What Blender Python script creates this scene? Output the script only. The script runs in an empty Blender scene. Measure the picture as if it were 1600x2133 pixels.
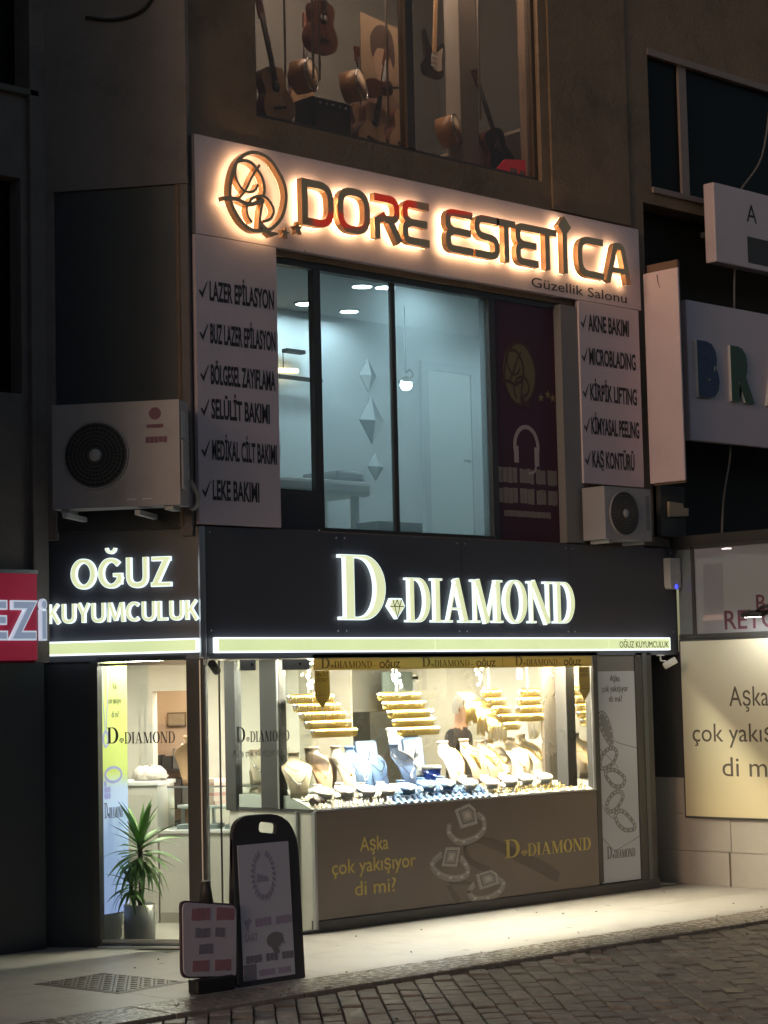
import bpy, bmesh, math, random
from mathutils import Vector, Matrix, Euler
from mathutils.geometry import delaunay_2d_cdt
R = math.radians
random.seed(7)
sc = bpy.context.scene
COL = sc.collection

# ------------------------------------------------------------------ camera, sky, street light, exposure
cam_d = bpy.data.cameras.new('camera')
cam_d.sensor_width = 36.0
cam_d.lens = 72.57
cam_d.clip_start = 0.1
cam_d.clip_end = 600
cam = bpy.data.objects.new('camera', cam_d)
COL.objects.link(cam)
_r = Vector((0.72030884, -0.69327968, -0.02276977))
_d = Vector((0.04251669, 0.07689084, -0.99613259))
_f = Vector((0.69234927, 0.71655501, 0.08486111))
CAM = Vector((-10.52967, -13.05107, 2.03250))
cam.matrix_world = Matrix(((_r.x, -_d.x, -_f.x, CAM.x), (_r.y, -_d.y, -_f.y, CAM.y), (_r.z, -_d.z, -_f.z, CAM.z), (0, 0, 0, 1)))
sc.camera = cam

world = bpy.data.worlds.new('World')
sc.world = world
world.use_nodes = True
wn = world.node_tree
bg = wn.nodes['Background']
sky = wn.nodes.new('ShaderNodeTexSky')
sky.sky_type = 'NISHITA'
sky.sun_disc = False
sky.sun_elevation = R(12)
sky.sun_rotation = R(262)
wn.links.new(sky.outputs[0], bg.inputs[0])
bg.inputs[1].default_value = 0.050

sun_d = bpy.data.lights.new('street_glow', 'SUN')
sun_d.energy = 0.42
sun_d.angle = R(14)
sun_d.color = (1.0, 0.66, 0.50)
sun = bpy.data.objects.new('street_glow', sun_d)
COL.objects.link(sun)
sun.rotation_euler = Vector((0.92, 0.16, -0.24)).to_track_quat('-Z', 'Y').to_euler()

sc.view_settings.view_transform = 'Standard'
sc.view_settings.look = 'None'
sc.view_settings.exposure = 0.0
sc.view_settings.gamma = 1.0
sc.view_settings.use_curve_mapping = False
cy = sc.cycles
cy.use_denoising = True
cy.max_bounces = 7
cy.diffuse_bounces = 3
cy.glossy_bounces = 3
cy.transmission_bounces = 4
cy.transparent_max_bounces = 12
cy.caustics_reflective = False
cy.caustics_refractive = False
cy.sample_clamp_indirect = 4.0

# ------------------------------------------------------------------ materials
MATS = {}
def _nt(name):
    m = bpy.data.materials.new(name); m.use_nodes = True
    return m, m.node_tree, m.node_tree.nodes['Principled BSDF']

def mat(name, col, rough=0.5, metal=0.0, var=0.12, scale=6.0, bump=0.0, bscale=40.0, spec=0.5, dirt=0.0, dscale=1.3, dcol=(0.05, 0.045, 0.04), rvar=0.1):
    """Principled surface with a two-scale noise variation of its own colour, gloss and fine relief."""
    if name in MATS: return MATS[name]
    m, t, b = _nt(name)
    N = t.nodes; L = t.links
    tc = N.new('ShaderNodeTexCoord')
    n1 = N.new('ShaderNodeTexNoise'); n1.inputs['Scale'].default_value = scale; n1.inputs['Detail'].default_value = 6; n1.inputs['Roughness'].default_value = .65
    L.new(tc.outputs['Object'], n1.inputs['Vector'])
    mx = N.new('ShaderNodeMix'); mx.data_type = 'RGBA'
    mx.inputs[6].default_value = (*[max(0, c * (1 - var)) for c in col], 1)
    mx.inputs[7].default_value = (*[min(1, c * (1 + var)) for c in col], 1)
    L.new(n1.outputs[0], mx.inputs[0])
    out = mx.outputs[2]
    if dirt > 0:
        n2 = N.new('ShaderNodeTexNoise'); n2.inputs['Scale'].default_value = dscale; n2.inputs['Detail'].default_value = 8; n2.inputs['Roughness'].default_value = .7
        L.new(tc.outputs['Object'], n2.inputs['Vector'])
        mr = N.new('ShaderNodeMapRange'); mr.inputs[1].default_value = .5; mr.inputs[2].default_value = .72; mr.inputs[4].default_value = dirt
        L.new(n2.outputs[0], mr.inputs[0])
        m2 = N.new('ShaderNodeMix'); m2.data_type = 'RGBA'
        m2.inputs[7].default_value = (*dcol, 1)
        L.new(mr.outputs[0], m2.inputs[0]); L.new(out, m2.inputs[6]); out = m2.outputs[2]
    L.new(out, b.inputs['Base Color'])
    rr = N.new('ShaderNodeMapRange'); rr.inputs[3].default_value = max(0.02, rough - rvar); rr.inputs[4].default_value = min(1, rough + rvar)
    L.new(n1.outputs[0], rr.inputs[0]); L.new(rr.outputs[0], b.inputs['Roughness'])
    b.inputs['Metallic'].default_value = metal
    b.inputs['Specular IOR Level'].default_value = spec
    if bump > 0:
        n3 = N.new('ShaderNodeTexNoise'); n3.inputs['Scale'].default_value = bscale; n3.inputs['Detail'].default_value = 5
        L.new(tc.outputs['Object'], n3.inputs['Vector'])
        bp = N.new('ShaderNodeBump'); bp.inputs['Strength'].default_value = bump; bp.inputs['Distance'].default_value = 0.02
        L.new(n3.outputs[0], bp.inputs['Height']); L.new(bp.outputs[0], b.inputs['Normal'])
    MATS[name] = m
    return m

def spots(m, scale=2.2, r=.06, col=(.06, .05, .045), amt=.75):
    """trodden-in gum and drips : small dark spots of uneven size added to a material"""
    t = m.node_tree; N = t.nodes; L = t.links; b = N['Principled BSDF']; src = b.inputs['Base Color'].links[0].from_socket
    tc = N.new('ShaderNodeTexCoord'); v = N.new('ShaderNodeTexVoronoi'); v.inputs['Scale'].default_value = scale; v.inputs['Randomness'].default_value = 1
    L.new(tc.outputs['Object'], v.inputs['Vector'])
    sp = N.new('ShaderNodeSeparateColor'); L.new(v.outputs['Color'], sp.inputs[0])
    ml = N.new('ShaderNodeMath'); ml.operation = 'MULTIPLY'; ml.inputs[1].default_value = r; L.new(sp.outputs[0], ml.inputs[0])
    lt = N.new('ShaderNodeMath'); lt.operation = 'LESS_THAN'; L.new(v.outputs['Distance'], lt.inputs[0]); L.new(ml.outputs[0], lt.inputs[1])
    am = N.new('ShaderNodeMath'); am.operation = 'MULTIPLY'; am.inputs[1].default_value = amt; L.new(lt.outputs[0], am.inputs[0])
    mx = N.new('ShaderNodeMix'); mx.data_type = 'RGBA'; mx.inputs[7].default_value = (*col, 1)
    L.new(am.outputs[0], mx.inputs[0]); L.new(src, mx.inputs[6]); L.new(mx.outputs[2], b.inputs['Base Color'])

def emit(name, col, s, base=(0.6, 0.6, 0.6), var=0.0, scale=3.0, rough=0.4):
    """A lit surface: diffuser plastic that gives off light, a little uneven."""
    if name in MATS: return MATS[name]
    m, t, b = _nt(name)
    N = t.nodes; L = t.links
    b.inputs['Base Color'].default_value = (*base, 1)
    b.inputs['Roughness'].default_value = rough
    b.inputs['Emission Strength'].default_value = s
    if var > 0:
        tc = N.new('ShaderNodeTexCoord'); n1 = N.new('ShaderNodeTexNoise'); n1.inputs['Scale'].default_value = scale; n1.inputs['Detail'].default_value = 2
        L.new(tc.outputs['Object'], n1.inputs['Vector'])
        mx = N.new('ShaderNodeMix'); mx.data_type = 'RGBA'
        mx.inputs[6].default_value = (*[c * (1 - var) for c in col], 1); mx.inputs[7].default_value = (*[c * (1 + var) for c in col], 1)
        L.new(n1.outputs[0], mx.inputs[0]); L.new(mx.outputs[2], b.inputs['Emission Color'])
    else:
        b.inputs['Emission Color'].default_value = (*col, 1)
    MATS[name] = m
    return m

def ramp_mat(name, stops, axis=2, lo=0.0, hi=1.0, e=0.0, rough=0.35, noise=0.0):
    """A printed sheet whose colours run along one axis; e > 0 where the sheet is lit from behind."""
    if name in MATS: return MATS[name]
    m, t, b = _nt(name)
    N = t.nodes; L = t.links
    tc = N.new('ShaderNodeTexCoord'); sp = N.new('ShaderNodeSeparateXYZ'); L.new(tc.outputs['Object'], sp.inputs[0])
    src = sp.outputs[axis]
    if noise > 0:
        nz = N.new('ShaderNodeTexNoise'); nz.inputs['Scale'].default_value = 1.4; L.new(tc.outputs['Object'], nz.inputs['Vector'])
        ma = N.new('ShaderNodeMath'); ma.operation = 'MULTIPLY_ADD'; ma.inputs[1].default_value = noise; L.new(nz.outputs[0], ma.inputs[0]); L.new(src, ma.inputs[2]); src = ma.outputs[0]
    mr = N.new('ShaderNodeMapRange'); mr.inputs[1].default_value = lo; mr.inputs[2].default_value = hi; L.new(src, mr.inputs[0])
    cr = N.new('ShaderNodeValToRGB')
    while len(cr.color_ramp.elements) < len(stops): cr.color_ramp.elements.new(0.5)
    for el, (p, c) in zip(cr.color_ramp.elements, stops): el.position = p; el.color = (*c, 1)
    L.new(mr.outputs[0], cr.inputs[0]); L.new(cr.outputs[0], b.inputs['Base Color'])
    b.inputs['Roughness'].default_value = rough
    if e > 0:
        L.new(cr.outputs[0], b.inputs['Emission Color']); b.inputs['Emission Strength'].default_value = e
    MATS[name] = m
    return m

def glass(name, tint=(0.93, 0.96, 0.95), refl=0.03, veil=0.0, veilcol=(0.5, 0.55, 0.55), rough=0.0, milky=0.0):
    """Thin window glass: clear, with a mirror share that grows towards grazing view, and an optional film."""
    if name in MATS: return MATS[name]
    m = bpy.data.materials.new(name); m.use_nodes = True
    t = m.node_tree; N = t.nodes; L = t.links
    N.remove(N['Principled BSDF']); out = N['Material Output']
    tr = N.new('ShaderNodeBsdfTransparent'); tr.inputs[0].default_value = (*tint, 1)
    gl = N.new('ShaderNodeBsdfGlossy'); gl.inputs['Roughness'].default_value = rough
    lw = N.new('ShaderNodeLayerWeight'); lw.inputs[0].default_value = 0.5
    pw = N.new('ShaderNodeMath'); pw.operation = 'POWER'; pw.inputs[1].default_value = 5; L.new(lw.outputs['Facing'], pw.inputs[0])
    ma = N.new('ShaderNodeMath'); ma.operation = 'MULTIPLY_ADD'; ma.inputs[1].default_value = 0.9; ma.inputs[2].default_value = refl; L.new(pw.outputs[0], ma.inputs[0])
    mx = N.new('ShaderNodeMixShader'); L.new(ma.outputs[0], mx.inputs[0]); L.new(tr.outputs[0], mx.inputs[1]); L.new(gl.outputs[0], mx.inputs[2])
    last = mx
    if veil > 0:
        df = N.new('ShaderNodeBsdfDiffuse'); df.inputs[0].default_value = (*veilcol, 1)
        m3 = N.new('ShaderNodeMixShader'); m3.inputs[0].default_value = veil
        L.new(mx.outputs[0], m3.inputs[1]); L.new(df.outputs[0], m3.inputs[2]); last = m3
    if milky > 0:
        tl = N.new('ShaderNodeBsdfTranslucent'); tl.inputs[0].default_value = (*veilcol, 1)
        m4 = N.new('ShaderNodeMixShader'); m4.inputs[0].default_value = milky
        L.new(last.outputs[0], m4.inputs[1]); L.new(tl.outputs[0], m4.inputs[2]); last = m4
    L.new(last.outputs[0], out.inputs[0])
    MATS[name] = m
    return m

# ------------------------------------------------------------------ mesh builder
class MB:
    def __init__(s): s.v = []; s.f = []; s.m = []; s.sm = []
    def add(s, vs, fs, mi=0, smooth=False):
        k = len(s.v); s.v += [tuple(q) for q in vs]
        for f in fs: s.f.append([i + k for i in f]); s.m.append(mi); s.sm.append(smooth)
        return s
    def box(s, x0, x1, y0, y1, z0, z1, mi=0):
        if x0 > x1: x0, x1 = x1, x0
        if y0 > y1: y0, y1 = y1, y0
        if z0 > z1: z0, z1 = z1, z0
        vs = [(x, y, z) for z in (z0, z1) for y in (y0, y1) for x in (x0, x1)]
        return s.add(vs, [(0, 2, 3, 1), (4, 5, 7, 6), (0, 1, 5, 4), (2, 6, 7, 3), (0, 4, 6, 2), (1, 3, 7, 5)], mi)
    def prism(s, poly, y0, y1, mi=0, side=None):
        """polygon in the x-z plane (any order), from y0 (front) to y1 (back)"""
        a = sum(poly[i][0] * poly[(i + 1) % len(poly)][1] - poly[(i + 1) % len(poly)][0] * poly[i][1] for i in range(len(poly)))
        if a < 0: poly = poly[::-1]
        n = len(poly); k = len(s.v)
        s.v += [(x, y0, z) for x, z in poly] + [(x, y1, z) for x, z in poly]
        s.f.append([k + i for i in range(n)]); s.m.append(mi); s.sm.append(False)
        s.f.append([k + n + i for i in range(n)][::-1]); s.m.append(mi); s.sm.append(False)
        for i in range(n):
            j = (i + 1) % n
            s.f.append([k + j, k + i, k + n + i, k + n + j]); s.m.append(mi if side is None else side); s.sm.append(False)
        return s
    def slab(s, poly, z0, z1, mi=0):
        """polygon in the x-y plane from z0 up to z1"""
        a = sum(poly[i][0] * poly[(i + 1) % len(poly)][1] - poly[(i + 1) % len(poly)][0] * poly[i][1] for i in range(len(poly)))
        if a < 0: poly = poly[::-1]
        n = len(poly)
        return s.add([(x, y, z0) for x, y in poly] + [(x, y, z1) for x, y in poly],
                     [list(range(n))[::-1], list(range(n, 2 * n))] + [[i, (i + 1) % n, n + (i + 1) % n, n + i] for i in range(n)], mi)
    def tube(s, pts, r, n=8, mi=0, closed=False, smooth=True, cap=True):
        P = [Vector(p) for p in pts]; m = len(P)
        rs = r if isinstance(r, (list, tuple)) else [r] * m
        t0 = (P[1] - P[0]).normalized()
        up = Vector((0, 0, 1)) if abs(t0.z) < 0.9 else Vector((1, 0, 0))
        nrm = (up - t0 * up.dot(t0)).normalized()
        rings = []
        for i in range(m):
            if closed: t = (P[(i + 1) % m] - P[i - 1])
            else: t = P[min(i + 1, m - 1)] - P[max(i - 1, 0)]
            t = t.normalized() if t.length > 1e-9 else t0
            nrm = (nrm - t * nrm.dot(t)); nrm = nrm.normalized() if nrm.length > 1e-6 else t.orthogonal().normalized()
            b = t.cross(nrm)
            rings.append([P[i] + (nrm * math.cos(2 * math.pi * k / n) + b * math.sin(2 * math.pi * k / n)) * rs[i] for k in range(n)])
        vs = [q for rg in rings for q in rg]; fs = []
        for i in range(m if closed else m - 1):
            j = (i + 1) % m
            for k in range(n): fs.append((i * n + k, i * n + (k + 1) % n, j * n + (k + 1) % n, j * n + k))
        s.add(vs, fs, mi, smooth)
        if not closed and cap:
            k0 = len(s.v) - m * n
            s.f.append([k0 + k for k in range(n)][::-1]); s.m.append(mi); s.sm.append(False)
            s.f.append([k0 + (m - 1) * n + k for k in range(n)]); s.m.append(mi); s.sm.append(False)
        return s
    def lathe(s, prof, c=(0, 0, 0), n=20, mi=0, smooth=True, axis='z', sx=1, sy=1):
        vs = []
        for r, h in prof:
            for k in range(n):
                a = 2 * math.pi * k / n; p = (r * math.cos(a) * sx, r * math.sin(a) * sy, h)
                if axis == 'y': p = (p[0], h, p[1])
                if axis == 'x': p = (h, p[0], p[1])
                vs.append((p[0] + c[0], p[1] + c[1], p[2] + c[2]))
        fs = []
        m = len(prof)
        for i in range(m - 1):
            for k in range(n):
                f = (i * n + k, i * n + (k + 1) % n, (i + 1) * n + (k + 1) % n, (i + 1) * n + k)
                fs.append(f if axis != 'y' else f[::-1])
        k0 = len(s.v)
        s.add(vs, fs, mi, smooth)
        for i, flip in ((0, True), (m - 1, False)):
            if prof[i][0] > 1e-5:
                f = [k0 + i * n + k for k in range(n)]
                s.f.append(f[::-1] if flip != (axis == 'y') else f); s.m.append(mi); s.sm.append(False)
        return s
    def torus(s, c, R0, r0, nu=24, nv=6, axis='y', mi=0, sx=1.0, sz=1.0):
        pts = []
        for k in range(nu):
            a = 2 * math.pi * k / nu; u, w = R0 * math.cos(a) * sx, R0 * math.sin(a) * sz
            p = {'y': (u, 0, w), 'z': (u, w, 0), 'x': (0, u, w)}[axis]
            pts.append((c[0] + p[0], c[1] + p[1], c[2] + p[2]))
        return s.tube(pts, r0, nv, mi, closed=True)
    def mesh(s, name):
        me = bpy.data.meshes.new(name)
        me.from_pydata(s.v, [], s.f)
        me.polygons.foreach_set('material_index', s.m)
        me.polygons.foreach_set('use_smooth', s.sm)
        me.update()
        return me
    def build(s, name, mats, parent=None, loc=(0, 0, 0), rot=(0, 0, 0), bevel=0.0, seg=2):
        me = s.mesh(name)
        for m in (mats if isinstance(mats, (list, tuple)) else [mats]): me.materials.append(m)
        if bevel > 0:
            bm = bmesh.new(); bm.from_mesh(me)
            bmesh.ops.remove_doubles(bm, verts=bm.verts, dist=1e-6)
            es = [e for e in bm.edges if len(e.link_faces) == 2 and e.calc_face_angle(0) > 0.5]
            bmesh.ops.bevel(bm, geom=es, offset=bevel, segments=seg, affect='EDGES', profile=0.6, clamp_overlap=True)
            bm.to_mesh(me); bm.free()
        return link(name, me, parent, loc, rot)

def link(name, me, parent=None, loc=(0, 0, 0), rot=(0, 0, 0)):
    o = bpy.data.objects.new(name, me)
    COL.objects.link(o)
    if parent is not None: o.parent = parent
    o.location = loc; o.rotation_euler = rot
    return o

def tag(o, label, cat, group=None):
    o['label'] = label; o['category'] = cat
    if group: o['group'] = group
    return o

def thing(name, label, cat, loc=(0, 0, 0), rz=0.0, group=None):
    o = bpy.data.objects.new(name, None); COL.objects.link(o)
    o.empty_display_size = 0.1
    o.location = loc; o.rotation_euler = (0, 0, rz)
    return tag(o, label, cat, group)

def structure(o): o['kind'] = 'structure'; return o
def stuff(o): o['kind'] = 'stuff'; return o

def dup(root, loc, rot=None, label=None, scale=None):
    c = root.copy(); COL.objects.link(c); c.location = loc
    if rot is not None: c.rotation_euler = rot
    if scale is not None: c.scale = scale
    if label: c['label'] = label
    for ch in list(root.children):
        k = ch.copy(); COL.objects.link(k); k.parent = c
        for g in list(ch.children):
            q = g.copy(); COL.objects.link(q); q.parent = k
    return c

def bx(name, m, parent, x0, x1, y0, y1, z0, z1, bevel=0.0):
    return MB().box(x0, x1, y0, y1, z0, z1).build(name, m, parent, bevel=bevel)

# ------------------------------------------------------------------ flat shapes, strokes and lettering
def union2d(polys):
    vs = []; fs = []
    for p in polys:
        a = sum(p[i][0] * p[(i + 1) % len(p)][1] - p[(i + 1) % len(p)][0] * p[i][1] for i in range(len(p)))
        if abs(a) < 1e-9: continue
        if a < 0: p = p[::-1]
        k = len(vs); vs += [Vector((q[0], q[1])) for q in p]; fs.append(list(range(k, k + len(p))))
    r = delaunay_2d_cdt(vs, [], fs, 1, 1e-5)
    V = [(v.x, v.y) for v in r[0]]; F = []
    for f, src in zip(r[2], r[5]):
        if not src: continue                      # a hole closed in by strokes
        a, b, c = (V[i] for i in f[:3])
        ar = (b[0] - a[0]) * (c[1] - a[1]) - (b[1] - a[1]) * (c[0] - a[0])
        if abs(ar) < 1e-10: continue
        F.append(tuple(f) if ar > 0 else tuple(f)[::-1])
    return V, F

def solid2d(mb, V, F, y0, y1, front=0, side=0, back=None, dx=0, dz=0, sx=1, sz=1):
    n = len(V); k = len(mb.v)
    mb.v += [(x * sx + dx, y0, z * sz + dz) for x, z in V] + [(x * sx + dx, y1, z * sz + dz) for x, z in V]
    ed = {}
    for f in F:
        mb.f.append([k + i for i in f]); mb.m.append(front); mb.sm.append(False)
        mb.f.append([k + n + i for i in f][::-1]); mb.m.append(side if back is None else back); mb.sm.append(False)
        for i in range(len(f)): ed[(f[i], f[(i + 1) % len(f)])] = 1
    for (a, b) in ed:
        if (b, a) not in ed:
            mb.f.append([k + b, k + a, k + n + a, k + n + b]); mb.m.append(side); mb.sm.append(False)
    return mb

def strip(pts, w, closed=False, grow=0.0):
    """a stroke of width w (one number or one per point) as a list of quads"""
    m = len(pts); ws = list(w) if isinstance(w, (list, tuple)) else [w] * m
    ws = [max(0.006, q + 2 * grow) for q in ws]
    L = []; Rr = []
    for i in range(m):
        p = pts[i]
        def dirn(a, b):
            d = (b[0] - a[0], b[1] - a[1]); l = math.hypot(*d) or 1e-9; return (d[0] / l, d[1] / l)
        if closed or 0 < i < m - 1:
            d0 = dirn(pts[i - 1], p); d1 = dirn(p, pts[(i + 1) % m])
        elif i == 0: d0 = d1 = dirn(p, pts[1])
        else: d0 = d1 = dirn(pts[-2], p)
        n0 = (-d0[1], d0[0]); n1 = (-d1[1], d1[0])
        mx, my = n0[0] + n1[0], n0[1] + n1[1]; l = math.hypot(mx, my)
        if l < 1e-6: mx, my = n0; l = 1
        mx, my = mx / l, my / l
        c = max(0.5, mx * n0[0] + my * n0[1]); h = ws[i] / 2 / c
        L.append((p[0] + mx * h, p[1] + my * h)); Rr.append((p[0] - mx * h, p[1] - my * h))
    q = []
    for i in range(m if closed else m - 1):
        j = (i + 1) % m
        q.append([Rr[i], Rr[j], L[j], L[i]])
    return q

def rpath(pts, r, closed=False, n=5):
    """polyline with its corners rounded"""
    out = []; m = len(pts)
    rr = r if isinstance(r, (list, tuple)) else [r] * m
    for i in range(m):
        if (not closed and i in (0, m - 1)) or rr[i] <= 0: out.append(pts[i]); continue
        a, p, b = Vector(pts[i - 1]), Vector(pts[i]), Vector(pts[(i + 1) % m])
        q = min(rr[i], (a - p).length * .5, (b - p).length * .5)
        s = p + (a - p).normalized() * q; e = p + (b - p).normalized() * q
        for k in range(n + 1):
            t = k / n; x = s * (1 - t) ** 2 + p * 2 * t * (1 - t) + e * t * t; out.append((x.x, x.y))
    ded = [out[0]]
    for q in out[1:]:
        if math.hypot(q[0] - ded[-1][0], q[1] - ded[-1][1]) > 1e-4: ded.append(q)
    return ded

def smooth(pts, n=4, closed=False):
    m = len(pts); out = []
    for i in range(m if closed else m - 1):
        p0 = Vector(pts[i - 1] if closed or i > 0 else pts[i]); p1 = Vector(pts[i]); p2 = Vector(pts[(i + 1) % m]); p3 = Vector(pts[(i + 2) % m] if closed or i + 2 < m else pts[i + 1])
        for k in range(n):
            t = k / n
            x = 0.5 * ((2 * p1) + (-p0 + p2) * t + (2 * p0 - 5 * p1 + 4 * p2 - p3) * t * t + (-p0 + 3 * p1 - 3 * p2 + p3) * t ** 3)
            out.append(tuple(x))
    if not closed: out.append(tuple(pts[-1]))
    return out

def rect(x0, x1, z0, z1): return [(x0, z0), (x1, z0), (x1, z1), (x0, z1)]
def ell(cx, cz, rx, rz, n=28, a0=0, a1=360): return [(cx + rx * math.cos(R(a0 + (a1 - a0) * k / n)), cz + rz * math.sin(R(a0 + (a1 - a0) * k / n))) for k in range(n + (0 if a1 - a0 >= 360 else 1))]

# high-contrast serif capitals, cap height 1 : polygons, advance
def serif(ch, g=0.0):
    H = 0.05
    def hs(x0, x1, top): z0, z1 = (1 - H, 1) if top else (0, H); return rect(x0 - g, x1 + g, z0 - g, z1 + g)
    def vr(xc, w, z0=0, z1=1): return rect(xc - w / 2 - g, xc + w / 2 + g, z0 - g, z1 + g)
    if ch == 'D':
        b = ell(.38, .5, .33, .472, 20, 90, -90)
        return [vr(.17, .16), hs(0, .40, 1), hs(0, .40, 0)] + strip(b, [.055 + .125 * max(0, math.cos(R(90 - 9 * i))) ** 1.2 for i in range(21)], grow=g), .80
    if ch == 'I': return [vr(.18, .17), hs(0, .36, 1), hs(0, .36, 0)], .36
    if ch == 'A':
        return strip([(.13, .02), (.44, 1.0)], .055, grow=g) + strip([(.44, 1.0), (.735, .02)], .175, grow=g) + [rect(.22 - g, .62 + g, .29 - g, .34 + g), hs(0, .28, 0), hs(.53, .92, 0)], .92
    if ch == 'M':
        return [vr(.13, .055), vr(.92, .17)] + strip([(.19, .99), (.53, .0)], .17, grow=g) + strip([(.53, 0), (.87, .98)], .05, grow=g) + [hs(0, .25, 1), hs(0, .27, 0), hs(.84, 1.1, 1), hs(.74, 1.1, 0)], 1.10
    if ch == 'O':
        return strip(ell(.42, .5, .325, .49, 32), [.05 + .14 * abs(math.cos(2 * math.pi * k / 32)) ** 1.3 for k in range(32)], closed=True, grow=g), .84
    if ch == 'N':
        return [vr(.13, .055), vr(.76, .055, 0.0, 1)] + strip([(.17, .99), (.72, .0)], .175, grow=g) + [hs(0, .24, 1), hs(0, .27, 0), hs(.61, .90, 1)], .90
    return [], .3

GEM_OUT = [(0, .62), (.2, 1), (.8, 1), (1, .62), (.5, 0)]
GEM_LINES = [[(0, .62), (1, .62)], [(.2, 1), (.33, .62), (.5, 1), (.67, .62), (.8, 1)], [(.33, .62), (.5, 0), (.67, .62)]]
def gem_line_polys(w=.05, outline=True):
    p = strip(GEM_OUT, w * 1.3, closed=True) if outline else []
    for l in GEM_LINES: p += strip(l, w)
    return p

def xf(polys, dx, dz, sx, sz): return [[(x * sx + dx, z * sz + dz) for x, z in p] for p in polys]

def serif_word(word, x0, x1, z0, h, g=0.0, gap=.06):
    """placed polygons per letter, fitted to x0..x1"""
    tot = sum(serif(c)[1] for c in word) + gap * (len(word) - 1); s = (x1 - x0) / tot
    x = x0; out = []
    for c in word:
        p, a = serif(c, g); out.append((c, xf(p, x, z0, s, h))); x += (a + gap) * s
    return out

def logo_polys(x0, x1, z0, h):
    """big D, gem and DIAMOND in one line, as flat polygons"""
    w = x1 - x0
    p = xf(serif('D')[0], x0, z0, w * .21, h) + xf(gem_line_polys(.07), x0 + w * .184, z0 + h * .02, w * .065, h * .28)
    for c, q in serif_word('DIAMOND', x0 + w * .258, x1, z0 - h * .02, h * .70): p += q
    return p

_txt = {}
def text2d(s, bold=0.0):
    """unit outline of a line of text in the built-in sans face : V, F in x-z, cap height about 0.73"""
    key = (s, bold)
    if key in _txt: return _txt[key]
    cu = bpy.data.curves.new('lettering', 'FONT'); cu.body = s; cu.size = 1.0; cu.offset = bold; cu.resolution_u = 3
    ob = bpy.data.objects.new('lettering', cu); COL.objects.link(ob)
    dg = bpy.context.evaluated_depsgraph_get(); ev = ob.evaluated_get(dg); me = ev.to_mesh()
    V = [(v.co.x, v.co.y) for v in me.vertices]; F = []
    for p in me.polygons:
        f = list(p.vertices); a = sum(V[f[i]][0] * V[f[(i + 1) % len(f)]][1] - V[f[(i + 1) % len(f)]][0] * V[f[i]][1] for i in range(len(f)))
        if abs(a) > 1e-12: F.append(f if a > 0 else f[::-1])
    ev.to_mesh_clear(); bpy.data.objects.remove(ob); bpy.data.curves.remove(cu)
    xs = [v[0] for v in V] or [0]
    _txt[key] = (V, F, min(xs), max(xs)); return _txt[key]

CAP = 0.728
def text_into(mb, s, x0, z0, h, y0, y1=None, w=None, bold=0.0, align='l', mi=0, side=None):
    V, F, a, b = text2d(s, bold); sz = h / CAP; sx = sz if w is None else w / (b - a)
    W = (b - a) * sx
    dx = x0 - a * sx - (W / 2 if align == 'c' else W if align == 'r' else 0)
    if y1 is None: y1 = y0 + 0.001
    return solid2d(mb, V, F, y0, y1, mi, mi if side is None else side, dx=dx, dz=z0, sx=sx, sz=sz)

def lettering(name, m, parent, s, x0, z0, h, y0, **k):
    return text_into(MB(), s, x0, z0, h, y0, **k).build(name, m, parent)

def polys_obj(name, m, parent, polys, y0, y1, front=0, side=0):
    V, F = union2d(polys); mb = MB(); solid2d(mb, V, F, y0, y1, front, side)
    return mb.build(name, m, parent)

def smudged(mb, x0, x1, z0, z1, y, seed=1, words=2, mi=0):
    """a line of print too small and blurred to read : runs of close, uneven blocks"""
    rnd = random.Random(seed); n = max(4, int((x1 - x0) / ((z1 - z0) * .62))); st = (x1 - x0) / n; h = z1 - z0
    gaps = {int(n * (k + 1) / words) for k in range(words - 1)}
    for i in range(n):
        if i in gaps: continue
        b = x0 + st * i; lo = h * rnd.choice((0, .03, .06)); hi = h * rnd.choice((0, .03, .07))
        mb.box(b + st * .02, b + st * rnd.uniform(.90, .97), y, y + .001, z0 + lo, z1 - hi, mi)
    return mb

# directions of the three facades
AW = 0.0                                   # the long shop front, facing the camera's right
LW = math.atan2(-0.81539929, 0.57889895)   # the short angled entrance front
PW = -math.pi / 2                          # the neighbour's side wall
def lpt(u, off, z=0.0):
    """point of the angled front : u metres left of the corner, off metres outwards"""
    return Vector((-0.57889895 * u - 0.81539929 * off, 0.81539929 * u - 0.57889895 * off, z))

# ------------------------------------------------------------------ shared materials
plaster = mat('plaster', (.27, .185, .125), .85, var=.28, scale=2.5, bump=.5, bscale=26, dirt=.7, dscale=1.1, dcol=(.10, .07, .05))
spots(plaster, 1.0, .15, (.07, .048, .034), .55)
plaster_dk = mat('plaster_dark', (.24, .20, .185), .85, var=.2, scale=3, bump=.3, dirt=.4)
clad_dk = mat('dark_cladding', (.040, .046, .056), .5, var=.15, scale=2, dirt=.25, dcol=(.05, .05, .05))
frame_dk = mat('dark_frame', (.05, .05, .052), .42, var=.1)
fascia_m = mat('fascia_panel', (.072, .074, .092), .36, var=.08, scale=1.2, dirt=.2, dcol=(.07, .07, .07))
alu = mat('aluminium', (.55, .56, .58), .35, metal=.9, var=.05)
white_board = mat('white_board', (.72, .59, .63), .42, var=.05, scale=2, dirt=.22, dcol=(.42, .37, .35), dscale=2.2)
white_pl = mat('white_paint', (.72, .72, .69), .5, var=.04)
cream_pl = mat('cream_panel', (.62, .60, .53), .45, var=.04)
ink = mat('dark_ink', (.035, .03, .035), .6, var=.1)
gold_foil = mat('gold_foil_print', (.54, .44, .19), .35, var=.1)
_t = gold_foil.node_tree; _b = _t.nodes['Principled BSDF']; _tl = _t.nodes.new('ShaderNodeBsdfTranslucent'); _tl.inputs[0].default_value = (.44, .36, .15, 1)
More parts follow.
